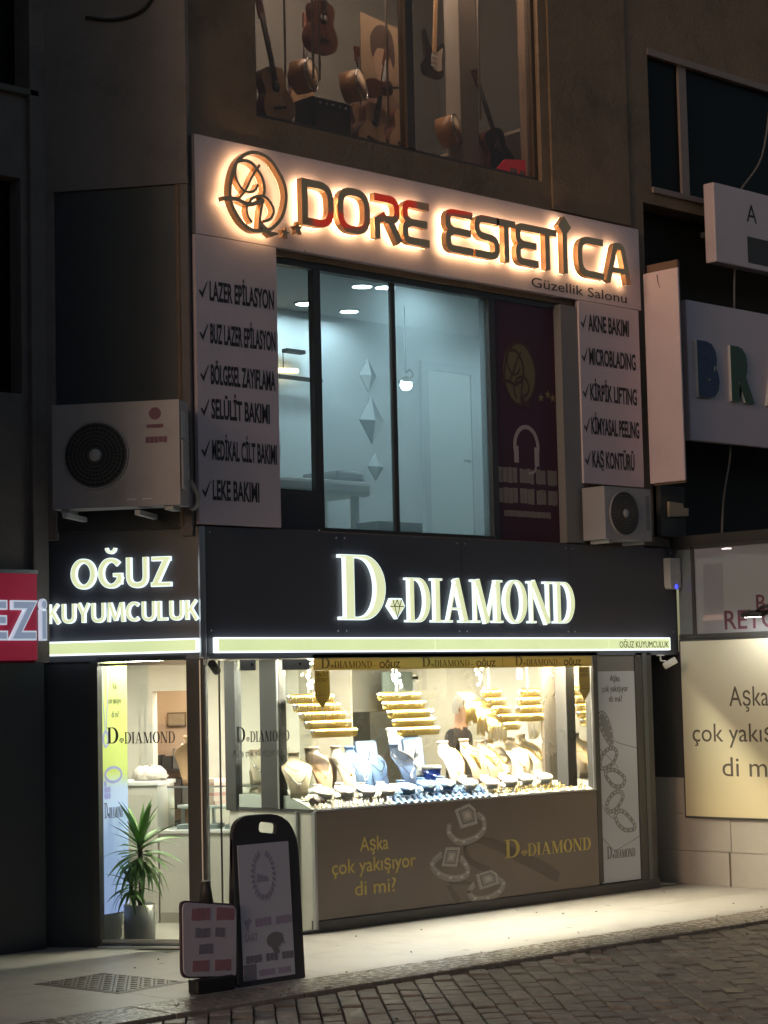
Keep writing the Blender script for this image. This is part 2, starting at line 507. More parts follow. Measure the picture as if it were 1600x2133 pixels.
_mx = _t.nodes.new('ShaderNodeMixShader'); _mx.inputs[0].default_value = .55; _t.links.new(_b.outputs[0], _mx.inputs[1]); _t.links.new(_tl.outputs[0], _mx.inputs[2]); _t.links.new(_mx.outputs[0], _t.nodes['Material Output'].inputs[0])
gold = mat('gold', (.98, .68, .20), .30, metal=1.0, var=.08, rvar=.06)
gold_mirror = mat('gold_mirror', (.66, .41, .22), .03, metal=.5, var=.05, rvar=.01)
steel = mat('steel', (.6, .6, .6), .28, metal=1.0, var=.06)
grey_pl = mat('grey_plastic', (.42, .42, .42), .5, var=.06, dirt=.3, dcol=(.2, .19, .18))
black_pl = mat('black_plastic', (.018, .018, .02), .45, var=.1)
shop_glass = glass('shop_glass')
salon_glass = glass('salon_glass', (.86, .92, .93), .04, veil=.03, veilcol=(.62, .74, .78), milky=.0)
milky_glass = glass('milky_glass', (.86, .92, .94), .04, veil=.03, veilcol=(.66, .80, .84), milky=.19)
attic_glass = glass('music_glass', (.74, .71, .67), .03, veil=.12, veilcol=(.40, .30, .24))
dark_glass = mat('dark_glass', (.008, .008, .008), .35, var=.2, spec=.1)
terrazzo = mat('terrazzo', (.48, .44, .39), .42, var=.16, scale=9, bump=.10, bscale=55, dirt=.45, dscale=1.7, dcol=(.20, .175, .15), rvar=.14)
spots(terrazzo, 2.6, .085)
kerb_m = mat('kerb_granite', (.34, .29, .235), .26, var=.40, scale=18, bump=.5, bscale=26, dirt=.5, dscale=3, dcol=(.10, .085, .07), rvar=.18)
stone_m = mat('travertine', (.40, .36, .31), .6, var=.14, scale=4, bump=.12, dirt=.35, dscale=1.2, dcol=(.25, .22, .19))
asphalt = mat('asphalt', (.05, .048, .046), .8, var=.3, scale=60, bump=.5, bscale=120)
room_white = mat('room_white', (.66, .63, .55), .6, var=.03)
room_floor = mat('room_floor', (.55, .52, .46), .22, var=.05, scale=3)

# ------------------------------------------------------------------ ground, pavement, kerb, block paving
g = structure(MB().slab([(-120, -120), (120, -120), (120, 120), (-120, 120)], -.5, -.12).build('ground', asphalt))
pv = structure(MB().slab([(-14, -2.0), (16, -2.0), (16, 14), (-14, 14)], -.30, -.004).build('pavement', mat('slab_joint', (.20, .18, .155), .8)))
def pave_slab(x0, x1, y0, y1): MB().box(x0 + .0025, x1 - .0025, y0 + .0025, y1 - .0025, -.05, 0.0).build('paving_slab', terrazzo, pv)
_xs = [-9, -6.4, -4.9, -3.4, -1.9, -.4, 1.1, 2.6, 4.1, 6.2, 9, 13]
for _a, _b in zip(_xs, _xs[1:]):
    pave_slab(_a, _b, -2.0, -1.0)
    pave_slab(_a, _b, -1.0, 0.0 if _a > -.5 else 2.2)
kb = structure(MB().slab([(-14, -2.49), (16, -2.49), (16, -2.01), (-14, -2.01)], -.30, -.03).build('kerb', asphalt))
kx = -6.0; rk = random.Random(3)
while kx < 9.0:
    ln = rk.uniform(.85, 1.15)
    MB().box(kx + .004, kx + ln - .004, -2.5 + rk.uniform(-.004, .004), -2.004, -.2, rk.uniform(.000, .006)).build('kerb_stone', kerb_m, kb, bevel=.012)
    kx += ln

def paver_mat():
    m, t, b = _nt('block_paving'); N = t.nodes; L = t.links
    oi = N.new('ShaderNodeObjectInfo'); ge = N.new('ShaderNodeNewGeometry'); tc = N.new('ShaderNodeTexCoord')
    ad = N.new('ShaderNodeMath'); ad.operation = 'ADD'; L.new(oi.outputs['Random'], ad.inputs[0]); L.new(ge.outputs['Random Per Island'], ad.inputs[1])
    fr = N.new('ShaderNodeMath'); fr.operation = 'FRACT'; L.new(ad.outputs[0], fr.inputs[0])
    cr = N.new('ShaderNodeValToRGB'); cr.color_ramp.elements[0].color = (.23, .195, .16, 1); cr.color_ramp.elements[1].color = (.48, .405, .325, 1)
    e = cr.color_ramp.elements.new(.5); e.color = (.34, .29, .24, 1)
    L.new(fr.outputs[0], cr.inputs[0])
    nz = N.new('ShaderNodeTexNoise'); nz.inputs['Scale'].default_value = 14; nz.inputs['Detail'].default_value = 7; L.new(ge.outputs['Position'], nz.inputs['Vector'])
    mx = N.new('ShaderNodeMix'); mx.data_type = 'RGBA'; mx.blend_type = 'MULTIPLY'; mx.inputs[0].default_value = .75
    c2 = N.new('ShaderNodeValToRGB'); c2.color_ramp.elements[0].position = .3; c2.color_ramp.elements[0].color = (.45, .45, .45, 1); c2.color_ramp.elements[1].position = .7; c2.color_ramp.elements[1].color = (1.1, 1.1, 1.1, 1)
    L.new(nz.outputs[0], c2.inputs[0]); L.new(cr.outputs[0], mx.inputs[6]); L.new(c2.outputs[0], mx.inputs[7]); L.new(mx.outputs[2], b.inputs['Base Color'])
    mr = N.new('ShaderNodeMapRange'); mr.inputs[3].default_value = .28; mr.inputs[4].default_value = .62; L.new(fr.outputs[0], mr.inputs[0]); L.new(mr.outputs[0], b.inputs['Roughness'])
    n3 = N.new('ShaderNodeTexNoise'); n3.inputs['Scale'].default_value = 60; L.new(ge.outputs['Position'], n3.inputs['Vector'])
    bp = N.new('ShaderNodeBump'); bp.inputs['Strength'].default_value = .35; bp.inputs['Distance'].default_value = .01; L.new(n3.outputs[0], bp.inputs['Height']); L.new(bp.outputs[0], b.inputs['Normal'])
    return m
pav_m = paver_mat()
road = structure(MB().slab([(-30, -30), (30, -30), (30, -2.505), (-30, -2.505)], -.115, -.055).build('street', mat('joint_sand', (.10, .086, .072), .9, var=.3, scale=30)))
ax = Vector((-.64, -.768)); ay = Vector((.768, -.64))
bw, bl = .142, .232
cand = []
rb = random.Random(11)
for i in range(-60, 70):
    offs = (i % 2) * .5 * bl + rb.uniform(-.02, .02)
    for j in range(-45, 60):
        c = Vector((0, -4.2)) + ay * (i * bw) + ax * (j * bl + offs)
        if c.y > -2.42 or c.y < -8 or c.x < -7 or c.x > 9: continue
        P = Vector((c.x, c.y, -.03)) - CAM
        zc = P.dot(_f); px = P.dot(_r) / zc * 4300 + 800; py = P.dot(_d) / zc * 4300 + 1066
        if -90 < px < 1720 and py < 2230: cand.append((zc, c, i, j))
cand.sort(key=lambda q: q[0])
def paver_poly(c):
    h, l = bw / 2 - .005, bl / 2 - .005
    return [c + ay * a + ax * b for a, b in ((-h, -l), (h, -l), (h, l), (-h, l))]
def clip_y(poly, ymax):
    out = []
    for k in range(len(poly)):
        a, b = poly[k - 1], poly[k]
        if (a.y <= ymax) != (b.y <= ymax): out.append(a + (b - a) * ((ymax - a.y) / (b.y - a.y)))
        if b.y <= ymax: out.append(b)
    return out
def add_paver(mb, poly, z, tx, ty, o=Vector((0, 0))):
    cen = sum(poly, Vector((0, 0))) / len(poly); n = len(poly)
    def zz(p): return z + (p.x - cen.x) * tx + (p.y - cen.y) * ty
    inn = [cen + (p - cen) * .93 for p in poly]
    vs = [(p.x - o.x, p.y - o.y, zz(p) - .05) for p in poly] + [(p.x - o.x, p.y - o.y, zz(p) - .008) for p in poly] + [(p.x - o.x, p.y - o.y, zz(p)) for p in inn]
    ar = sum(poly[k].x * poly[(k + 1) % n].y - poly[(k + 1) % n].x * poly[k].y for k in range(n))
    fs = []
    for q in (0, n):
        for k in range(n): fs.append([q + k, q + (k + 1) % n, q + n + (k + 1) % n, q + n + k])
    fs.append([2 * n + k for k in range(n)])
    if ar < 0: fs = [f[::-1] for f in fs]
    mb.add(vs, fs)
pmesh = []
for k in range(8):
    mb = MB(); add_paver(mb, [p for p in paver_poly(Vector((0, 0)))], 0, rb.uniform(-.055, .055), rb.uniform(-.055, .055))
    me = mb.mesh('paver'); me.materials.append(pav_m); pmesh.append(me)
rest = MB(); npv = 0
for zc, c, i, j in cand:
    poly = clip_y(paver_poly(c), -2.508)
    if len(poly) < 3: continue
    z = -.028 + rb.uniform(-.009, .009)
    if npv < 300:
        npv += 1
        if len(poly) == 4 and max(p.y for p in poly) < -2.509: link('paver', pmesh[rb.randrange(8)], road, (c.x, c.y, z))
        else:
            mb = MB(); add_paver(mb, poly, z, 0, 0, c); o = mb.build('paver', pav_m, road); o.location = (c.x, c.y, 0)
    else: add_paver(rest, poly, z, rb.uniform(-.03, .03), rb.uniform(-.03, .03))
stuff(rest.build('paver', pav_m, road))

# ------------------------------------------------------------------ the corner building
bld = thing('corner_building', 'brown plastered corner building with lit shop, salon above it and music shop on top', 'building', (0, 0, 0))
def wall_grid(name, m, parent, x0, x1, z0, z1, y0, y1, holes):
    """a wall in one plane with rectangular openings (x0, x1, z0, z1)"""
    xs = sorted({x0, x1, *[h[0] for h in holes], *[h[1] for h in holes]}); zs = sorted({z0, z1, *[h[2] for h in holes], *[h[3] for h in holes]})
    mb = MB()
    for a, b in zip(xs, xs[1:]):
        run = None
        for c, d in zip(zs, zs[1:]):
            inh = any(h[0] <= a and b <= h[1] and h[2] <= c and d <= h[3] for h in holes)
            if inh:
                if run: mb.box(a, b, y0, y1, run[0], run[1]); run = None
            else: run = (run[0], d) if run else (c, d)
        if run: mb.box(a, b, y0, y1, run[0], run[1])
    return mb.build(name, m, parent)
wall_grid('front_wall', plaster, bld, -.118, 5.78, 3.38, 10.6, .07, .34, [(.88, 4.82, 3.39, 5.74), (.74, 4.40, 6.92, 9.6)])
# string course and a shallow pier right of the music shop window
bx('pier', plaster, bld, 4.52, 5.72, .045, .07, 6.66, 10.6, .01)
# the angled entrance front (own frame through an Empty-free rotation on each part)
def bxl(name, m, parent, u0, u1, o0, o1, z0, z1, bevel=0.0):
    """box on the angled front: u to the left of the corner, o outwards"""
    o = MB().box(-u1, -u0, -o1, -o0, z0, z1).build(name, m, parent, bevel=bevel); o.rotation_euler = (0, 0, LW); return o
bxl('side_wall', plaster_dk, bld, .05, 1.36, -.26, .055, 6.2, 10.6)
bxl('cladding_panel', clad_dk, bld, .15, 1.20, -.22, .03, 3.36, 6.2, .004)
bxl('pier', plaster_dk, bld, 1.20, 1.36, -.26, .055, 3.3, 6.2, .008)
bxl('pier', plaster_dk, bld, .05, .15, -.2, .045, 3.3, 6.2, .008)
bxl('dark_wall', clad_dk, bld, .945, 1.36, -.25, -.01, 0, 2.30, .004)
# entrance frame and door
bxl('door_frame', frame_dk, bld, .885, .945, -.12, .0, 0.0, 2.30, .004)
bxl('corner_post', frame_dk, bld, -.012, .135, -.12, .0, .0, 2.30, .004)
bxl('post_trim', alu, bld, .012, .022, .001, .012, .0, 2.29)
bxl('door_head', frame_dk, bld, .135, .885, -.12, -.0, 2.295, 2.335)
bxl('threshold', frame_dk, bld, .13, .89, -.14, .03, .0, .03, .006)
bxl('threshold', alu, bld, .14, .88, .031, .10, .0, .018, .004)
door = MB().box(-.885, -.135, .045, .055, .035, 2.293).build('glass_door', shop_glass, bld); door.rotation_euler = (0, 0, LW)
ink_g = mat('glass_print', (.05, .047, .04), .6, var=.05)
polys_obj('lettering', ink_g, door, logo_polys(-.822, -.248, 1.632, .13), .042, .0435)
for zz in (.06, 2.20): bxl('door_rail', alu, bld, .14, .88, -.062, -.038, zz - (.025 if zz < 1 else -.06), zz + (.0 if zz < 1 else .085))
# R-side glass entrance leaf next to the showcase
leaf = MB().box(.06, 1.195, .012, .022, .035, 2.29).build('glass_door', shop_glass, bld)
polys_obj('lettering', ink_g, leaf, logo_polys(.352, .93, 1.615, .125), .0085, .010)
lettering('lettering', mat('glass_print_pale', (.16, .155, .14), .6), leaf, 'Aşka çok yakışıyor di mi?', .305, 1.497, .062, .0085, w=.62)
bx('glass_seam', mat('seam', (.05, .05, .05), .4), leaf, .185, .192, .009, .025, .04, 2.285)
for a, b in ((.40, .57), (.86, 1.17)):
    bx('door_fitting', mat('fitting', (.5, .5, .47), .3, metal=.6), leaf, a, b, .002, .034, 2.20, 2.288, .004)
    MB().lathe([(.011, 0), (.011, .006)], ((a + b) / 2 + .04, -.004, 2.25), 10, axis='y').build('fitting_screw', black_pl, leaf)
bx('threshold', frame_dk, bld, .0, 1.2, -.02, .05, 0, .028, .005)
bx('corner_trim', alu, bld, -.012, .045, -.006, .05, 2.302, 3.375, .004)
# soffit over the entrance, lintel
bx('soffit', frame_dk, bld, .0, 6.2, .06, .4, 2.33, 3.36)
bxl('soffit', frame_dk, bld, .0, 1.36, -.5, -.06, 2.36, 3.36)

# showcase body : base, side, posts
bx('showcase_base', cream_pl, bld, 1.205, 1.24, .02, 1.14, .0, .995)
bx('base_edge', alu, bld, 1.175, 1.20, -.012, .03, .0, 1.005, .004)
bx('base_edge', alu, bld, 1.175, 1.20, .22, .245, .02, 1.0, .003)
bx('side_sill', frame_dk, bld, 1.19, 1.235, .03, 1.16, .996, 1.022)
bx('side_post', frame_dk, bld, 1.18, 1.27, .43, .68, 1.022, 2.30, .006)
bx('side_post', frame_dk, bld, 1.18, 1.26, 1.02, 1.16, .99, 2.30, .006)
bx('post_trim', alu, bld, 1.172, 1.179, .432, .45, 1.02, 2.29)
bx('side_pane', shop_glass, bld, 1.205, 1.213, .025, .43, 1.02, 2.30)
bx('side_pane', shop_glass, bld, 1.205, 1.213, .68, 1.02, 1.02, 2.30)
bx('head_rail', frame_dk, bld, 1.2, 4.92, .0, .05, 2.292, 2.33)
bx('window_sill', alu, bld, 1.2, 4.84, -.012, .04, 1.003, 1.018, .003)
bx('window_post', frame_dk, bld, 4.84, 4.905, -.012, .10, .12, 2.30, .005)
bx('post_trim', alu, bld, 4.826, 4.839, -.006, .02, 1.02, 2.29)
bx('showcase_pane', shop_glass, bld, 1.204, 4.838, .004, .012, 1.018, 2.292)
bx('base_plinth', frame_dk, bld, 1.2, 5.75, -.02, .08, .0, .095, .005)
bx('front_backing', frame_dk, bld, 1.25, 5.40, .03, .08, .095, 1.0)
bx('end_pier', frame_dk, bld, 5.495, 5.75, .0, .42, .0, 2.33, .006)
bx('pier_trim', mat('trim_grey', (.09, .10, .105), .4), bld, 5.60, 5.66, -.008, .0, .03, 2.32)
bx('recess_wall', frame_dk, bld, 5.75, 6.2, .38, .46, .0, 2.33)
bx('poster_backing', frame_dk, bld, 4.905, 5.495, .03, .09, .095, 2.30)

# ------------------------------------------------------------------ shop interior
shop = bld
MB().slab([(.05, .06), (6.1, .06), (6.1, 4.3), (-2.0, 4.3), (-.60, .95)], .002, .012).build('shop_floor', room_floor, shop)
MB().slab([(.05, .06), (6.1, .06), (6.1, 4.3), (-2.0, 4.3), (-.66, 1.0)], 2.335, 2.37).build('shop_ceiling', room_white, shop)
pane_l = emit('ceiling_panel_light', (1.0, .95, .80), 40.0)
for (x, y) in ((.35, 1.05), (-.10, .98), (.75, 1.9), (2.3, 2.5), (4.0, 1.9), (4.7, 2.6), (3.4, 2.9)):
    MB().box(x - .22, x + .22, y - .22, y + .22, 2.322, 2.334).build('ceiling_light', pane_l, shop)
def wl(name, m, u0, u1, o0, o1, z0, z1): return bxl(name, m, shop, u0, u1, o0, o1, z0, z1)
wl('inner_wall', room_white, -.60, 1.0, -3.08, -3.0, .012, 2.334)
wl('inner_wall', room_white, 1.345, 2.7, -3.08, -3.0, .012, 2.334)
wl('inner_wall', room_white, 1.0, 1.345, -3.08, -3.0, 2.06, 2.334)
wl('door_lining', cream_pl, 1.335, 1.40, -3.12, -2.97, .012, 2.10)
wl('door_lining', cream_pl, 1.40, 1.46, -3.0, -2.985, .012, 2.12)
wl('door_lining', cream_pl, .96, 1.335, -3.12, -2.97, 2.05, 2.10)
pink = mat('pink_wall', (.50, .36, .27), .7, var=.05)
wl('back_room_wall', pink, .0, 2.2, -4.6, -4.5, .012, 2.6)
wl('back_room_wall', pink, 1.9, 2.0, -4.5, -3.08, .012, 2.6)
wl('back_room_ceiling', room_white, .0, 2.2, -4.5, -3.08, 2.5, 2.56)
wl('back_room_lamp', emit('back_room_bulb', (1, .82, .6), 34), 1.0, 1.25, -3.9, -3.7, 2.30, 2.325)
bx('left_room_wall', room_white, shop, -1.05, -.98, 1.2, 4.3, .012, 2.334)
bx('back_wall', mat('sage_wall', (.27, .265, .235), .45, var=.05), shop, 3.3, 6.1, 3.3, 3.38, .012, 2.334)
bx('right_room_wall', room_white, shop, 5.42, 5.5, .46, 3.3, .012, 2.334)
# stepped display floor of the showcase
disp = mat('display_felt', (.74, .72, .66), .8, var=.05)
MB().add([(1.215, .02, 1.012), (5.3, .02, 1.012), (5.3, .36, 1.13), (1.215, .36, 1.13), (5.3, 1.1, 1.13), (1.215, 1.1, 1.13), (1.215, .02, .97), (5.3, .02, .97), (5.3, 1.1, .97), (1.215, 1.1, .97)],
         [(0, 1, 2, 3), (3, 2, 4, 5), (6, 7, 1, 0), (9, 8, 7, 6), (6, 0, 3, 5, 9), (7, 8, 4, 2, 1), (5, 4, 8, 9)]).build('display_floor', disp, shop)
bx('showcase_back', cream_pl, shop, 1.25, 5.3, 1.1, 1.14, .012, 1.13)
bx('mirror_post', mat('brushed_post', (.62, .55, .47), .26, metal=.85, var=.1, scale=2), shop, 4.44, 4.69, .29, .33, 1.10, 2.30)
bx('mirror_post', frame_dk, shop, 4.555, 4.685, .10, .24, 1.05, 2.30, .006)
bx('showcase_top', room_white, shop, 1.215, 5.3, .05, 1.1, 2.305, 2.33)
# LED strips behind the golden band
for a, b, c, s in ((1.25, 2.15, (1.0, .84, .60), 1300), (2.2, 3.25, (.82, .92, 1.0), 1080), (3.3, 4.5, (1.0, .82, .55), 1380), (4.72, 5.28, (1, .82, .55), 1200)):
    bx('led_strip', emit('led_%d' % int(a * 100), c, s), shop, a, b, .075, .105, 2.283, 2.292)

# ------------------------------------------------------------------ salon on the first floor
sal_w = mat('salon_wall', (.66, .72, .735), .6, var=.03)
bx('salon_floor', room_floor, bld, .3, 7.5, .34, 4.6, 3.36, 3.40)
bx('salon_ceiling', mat('salon_ceiling', (.62, .64, .64), .7), bld, .3, 7.5, .34, 4.6, 5.76, 5.82)
bx('salon_back_wall', sal_w, bld, .3, 7.5, 2.0, 2.08, 3.40, 5.76)
bx('salon_side_wall', sal_w, bld, 6.3, 6.38, .34, 2.0, 3.40, 5.76)
bx('salon_left_wall', sal_w, bld, .3, .38, .34, 4.6, 3.40, 5.76)
# door in the back wall
sd = MB().box(4.66, 5.30, 1.965, 1.998, 3.40, 5.33).build('salon_door', mat('salon_door', (.72, .80, .79), .4, var=.02), bld, bevel=.006)
MB().box(4.56, 4.66, 1.955, 1.998, 3.40, 5.42).box(5.30, 5.40, 1.955, 1.998, 3.40, 5.42).box(4.66, 5.30, 1.955, 1.998, 5.33, 5.42).build('door_frame', mat('salon_frame', (.60, .65, .67), .5), bld)
MB().tube([(5.24, 1.96, 4.4), (5.24, 1.92, 4.4), (5.14, 1.92, 4.4)], .012, 8).build('handle', steel, sd)
# window members
win = MB()
win.box(.88, 4.80, .10, .20, 5.68, 5.74).box(1.39, 1.475, .11, .18, 3.41, 5.68).box(2.352, 2.405, .13, .17, 3.41, 5.68).box(3.60, 3.68, .09, .22, 3.39, 5.68)
win.box(.88, .92, .10, .20, 3.74, 5.68).box(.88, 1.385, .10, .20, 3.66, 3.74).box(1.49, 3.60, .10, .20, 3.39, 3.425)
win.build('window_frame', frame_dk, bld, bevel=.004)
bx('window_apron', mat('apron', (.05, .047, .055), .5), bld, .88, 1.385, .10, .16, 3.39, 3.66)
bx('window_pane', salon_glass, bld, .92, 1.385, .145, .153, 3.74, 5.68)
bx('window_pane', milky_glass, bld, 1.49, 2.345, .145, .153, 3.425, 5.68)
bx('window_pane', milky_glass, bld, 2.42, 3.60, .145, .153, 3.425, 5.68)
bx('window_post', mat('grey_post', (.24, .23, .23), .6), bld, 4.55, 4.82, .02, .2, 3.39, 5.72)
sal_l = emit('salon_downlight', (.76, .95, 1.0), 112)
for (x, y) in ((2.50, .66), (2.70, .56), (3.27, 1.66), (2.65, 1.62), (4.6, .9), (5.6, 1.2)):  # the last two are unseen extras, added to even out the light
    d = MB().lathe([(.085, 5.752), (.085, 5.757)], (x, y, 0), 20).build('ceiling_light', sal_l, bld)
    MB().torus((x, y, 5.752), .10, .014, 20, 6, 'z').build('rim', white_pl, d)
# ------------------------------------------------------------------ music shop on the second floor
mus_w = mat('music_wall', (.15, .145, .135), .7, var=.08)
bx('music_floor', mat('music_floor', (.18, .13, .09), .5), bld, .2, 5.6, .34, 4.5, 6.80, 6.9)
bx('music_back_wall', mus_w, bld, .2, 5.6, 2.4, 2.46, 6.9, 9.7)
bx('music_side_wall', mus_w, bld, 5.4, 5.46, .34, 2.4, 6.9, 9.7)
bx('music_side_wall', mus_w, bld, .3, .36, .34, 2.4, 6.9, 9.7)
bx('music_ceiling', mus_w, bld, .2, 5.6, .34, 2.4, 9.7, 9.76)
bx('music_lamp', emit('music_tube', (1.0, .82, .68), 120), bld, 1.2, 4.2, .46, .52, 9.60, 9.68)
MB().box(.74, .79, .12, .2, 6.92, 9.6).box(4.35, 4.40, .12, .2, 6.92, 9.6).box(.79, 4.35, .12, .2, 6.92, 6.965).box(2.60, 2.70, .11, .21, 6.965, 9.6).build('window_frame', mat('bronze_frame', (.10, .075, .06), .5), bld, bevel=.004)
bx('window_pane', attic_glass, bld, .79, 2.60, .15, .158, 6.965, 9.6)
bx('window_pane', attic_glass, bld, 2.70, 4.35, .15, .158, 6.965, 9.6)
bx('music_column', mat('pale_column', (.40, .36, .32), .6), bld, 3.83, 4.08, .60, .8, 6.9, 9.7)
MB().add([(3.55, .62, 7.12), (5.35, .62, 7.86), (5.35, 1.4, 7.86), (3.55, 1.4, 7.12), (3.55, .62, 6.95), (5.35, .62, 6.95), (5.35, 1.4, 6.95), (3.55, 1.4, 6.95)],
         [(0, 1, 2, 3), (4, 5, 1, 0), (5, 6, 2, 1), (7, 4, 0, 3), (6, 7, 3, 2)]).build('stair_flank', mat('stair_flank', (.44, .37, .30), .6, var=.1), bld)

# ------------------------------------------------------------------ neighbour on the right
nb = thing('neighbour_building', 'dark neighbouring building on the right with a pale window strip and stone base wall', 'building', (0, 0, 0))
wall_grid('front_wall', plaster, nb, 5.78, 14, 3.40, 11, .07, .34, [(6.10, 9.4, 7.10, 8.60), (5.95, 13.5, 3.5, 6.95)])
frm = mat('brown_white_frame', (.30, .23, .21), .6, var=.1)
MB().box(6.10, 9.4, .06, .17, 8.53, 8.60).box(6.10, 9.4, .04, .18, 7.07, 7.13).box(6.66, 6.79, .10, .17, 7.13, 8.53).build('window_frame', frm, nb, bevel=.004)
bx('window_pane', dark_glass, nb, 6.10, 6.66, .13, .14, 7.13, 8.53)
bx('window_pane', dark_glass, nb, 6.79, 9.4, .13, .14, 7.13, 8.53)
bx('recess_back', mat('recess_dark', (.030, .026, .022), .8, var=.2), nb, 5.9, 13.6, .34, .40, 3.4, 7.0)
bx('roof', mat('roof_dark', (.035, .033, .033), .7, var=.15), nb, 6.2, 14, -3.4, .07, 3.39, 3.50)
# stone side wall, built of slabs
def sidew(name, m, y0, y1, z0, z1, xa=6.2, xb=6.42, bevel=0.0): return bx(name, m, nb, xa, xb, y0, y1, z0, z1, bevel)
sidew('side_wall', stone_m, -3.2, .38, 0, 1.0, 6.225, 6.42)
for k, (ya, yb) in enumerate(((-.56, .376), (-1.62, -.566), (-2.7, -1.626))):
    for (za, zb) in ((.0, .33), (.336, .70), (.706, 1.06)):
        sidew('stone_slab', stone_m, ya + (.0 if za else .03), yb, za, zb, 6.20, 6.226, .003)
sidew('dark_panel', frame_dk, -.02, .38, 1.062, 2.33, 6.20, 6.40, .004)
sidew('side_wall', frame_dk, -3.2, -.02, 1.06, 2.46, 6.215, 6.42)
# glazed upper part with film lettering
film = glass('filmed_glass', (.62, .62, .66), .05, veil=.5, veilcol=(.50, .53, .60))
gw = sidew('shop_window', film, -3.2, -.235, 2.50, 3.36, 6.2, 6.208)
MB().box(6.17, 6.22, -3.2, -.03, 2.455, 2.50).box(6.18, 6.22, -.235, -.20, 2.50, 3.39).box(6.18, 6.22, -3.2, -.03, 3.36, 3.392).build('window_frame', frame_dk, nb, bevel=.003)
sidew('corner_strip', mat('blue_grey_strip', (.20, .23, .25), .35), -.20, -.03, 2.50, 3.36, 6.19, 6.22)
pr = mat('plum_print', (.11, .035, .06), .6)
def side_text(s, y0, z0, h, w=None, m=pr, par=nb, x=6.197, bold=0.01, align='l'):
    mb = text_into(MB(), s, 0, 0, h, 0, .001, w=w, bold=bold, align=align); o = mb.build('lettering', m, par, (x, y0, z0)); o.rotation_euler = (0, 0, PW); return o
side_text('REYONU', -.585, 2.535, .195)
side_text('BAYAN', -.975, 2.70, .17)
bx('shop_back_wall', mat('rosy_wall', (.42, .33, .31), .7), nb, 8.2, 8.3, -3.2, .05, 2.4, 3.4)
bx('shop_floor', mat('rosy_floor', (.3, .26, .25), .6), nb, 6.43, 8.2, -3.2, .05, 2.36, 2.40)
bx('shop_ceiling', mat('rosy_ceiling', (.4, .34, .31), .7), nb, 6.23, 8.2, -3.2, .05, 3.37, 3.388)
MB().lathe([(.05, 3.362), (.05, 3.368)], (6.55, -.38, 0), 14).build('ceiling_light', emit('rosy_bulb', (1, .85, .7), 26), nb)
MB().lathe([(.05, 3.362), (.05, 3.368)], (7.2, -.9, 0), 14).build('ceiling_light', emit('rosy_bulb', (1, .85, .7), 26), nb)
bx('red_curtain', mat('red_curtain', (.34, .09, .07), .7, var=.25), nb, 6.30, 6.34, -.48, -.26, 2.40, 3.2)
bx('shelf_light', emit('shelf_strip', (1.0, .52, .30), 1.3), nb, 6.27, 6.295, -.50, -.27, 2.635, 2.69)

# ------------------------------------------------------------------ neighbour on the left
lb = thing('left_building', 'very dark neighbouring building at the left edge with unlit windows', 'building', (0, 0, 0))
wall_grid('front_wall', plaster_dk, lb, -9, -.84, 2.3, 10.6, 1.06, 1.4, [(-4, -.93, 7.06, 9.4), (-4, -.99, 4.5, 6.3)])
bx('shutter_wall', clad_dk, lb, -9, -.84, 1.0, 1.4, 0, 2.3)
bx('window_pane', dark_glass, lb, -4, -.93, 1.22, 1.23, 7.06, 9.4)
bx('window_pane', dark_glass, lb, -4, -.99, 1.22, 1.23, 4.5, 6.3)
bx('window_sill', mat('sill_grey', (.16, .15, .13), .7), lb, -4.1, -.84, 1.0, 1.2, 7.0, 7.055, .006)
MB().box(-7, -2.85, -.45, 1.06, 0, 12).build('shade_block', plaster_dk, lb)  # unseen block added to keep the low street glow off the angled front
bx('pier', plaster_dk, lb, -.93, -.78, 1.0, 1.06, 2.3, 10.6, .008)

# ------------------------------------------------------------------ halo-lit salon sign
dore = thing('salon_sign', 'long white salon signboard with warm halo-lit gold letters and round monogram', 'sign', (0, 0, 0))
bx('board', white_board, dore, .004, 5.775, .0, .068, 5.79, 6.625, .004)
bx('board_rim', mat('rim_grey', (.22, .2, .2), .5), dore, -.004, .003, .002, .066, 5.79, 6.62)
halo = emit('halo_led', (1.0, .64, .31), 9.5)
def techno(ch, w, t):
    h = t / 2; T = 1 - h
    if ch == 'D': return strip(rpath([(h, h), (h, T), (w - h, T), (w - h, h)], [0, 0, .34, .34], True), t, True)
    if ch == 'O': return strip(rpath([(h, h), (h, T), (w - h, T), (w - h, h)], .34, True), t, True)
    if ch == 'R': return strip(rpath([(0, T), (w - h, T), (w - h, .46), (.30, .46)], [0, .3, .3, 0]), t) + strip([(h, 0), (h, .40), (.34, .56)], t) + strip([(.46, .46), (w, -.02)], t * 1.1)
    if ch == 'E': return strip(rpath([(w, T), (h, T), (h, .58), (.26, .5)], [0, .3, .16, 0]), t) + strip(rpath([(w, h), (h, h), (h, .42), (.26, .5)], [0, .3, .16, 0]), t) + strip([(.2, .5), (w * .93, .5)], t)
    if ch == 'S': return strip(rpath([(w, T), (h, T), (h, .52), (w - h, .48), (w - h, h), (0, h)], [0, .3, .3, .3, .3, 0]), t)
    if ch == 'T': return [rect(0, w, 1 - t, 1), rect(w / 2 - h, w / 2 + h, 0, 1 - t * .5)]
    if ch == 'i': return [rect(w / 2 - h, w / 2 + h, 0, 1.0), [(w / 2, .88), (w / 2 + .24, 1.13), (w / 2, 1.38), (w / 2 - .24, 1.13)]]
    if ch == 'C': return strip(rpath([(w, T), (h, T), (h, h), (w, h)], [0, .34, .34, 0]), t)
    if ch == 'A': return strip(rpath([(.09, 0), (.40, T), (.66, T), (w - .09, 0)], [0, .06, .12, 0]), t) + [rect(.30, w - .24, .24, .24 + t * .8)]
    return []
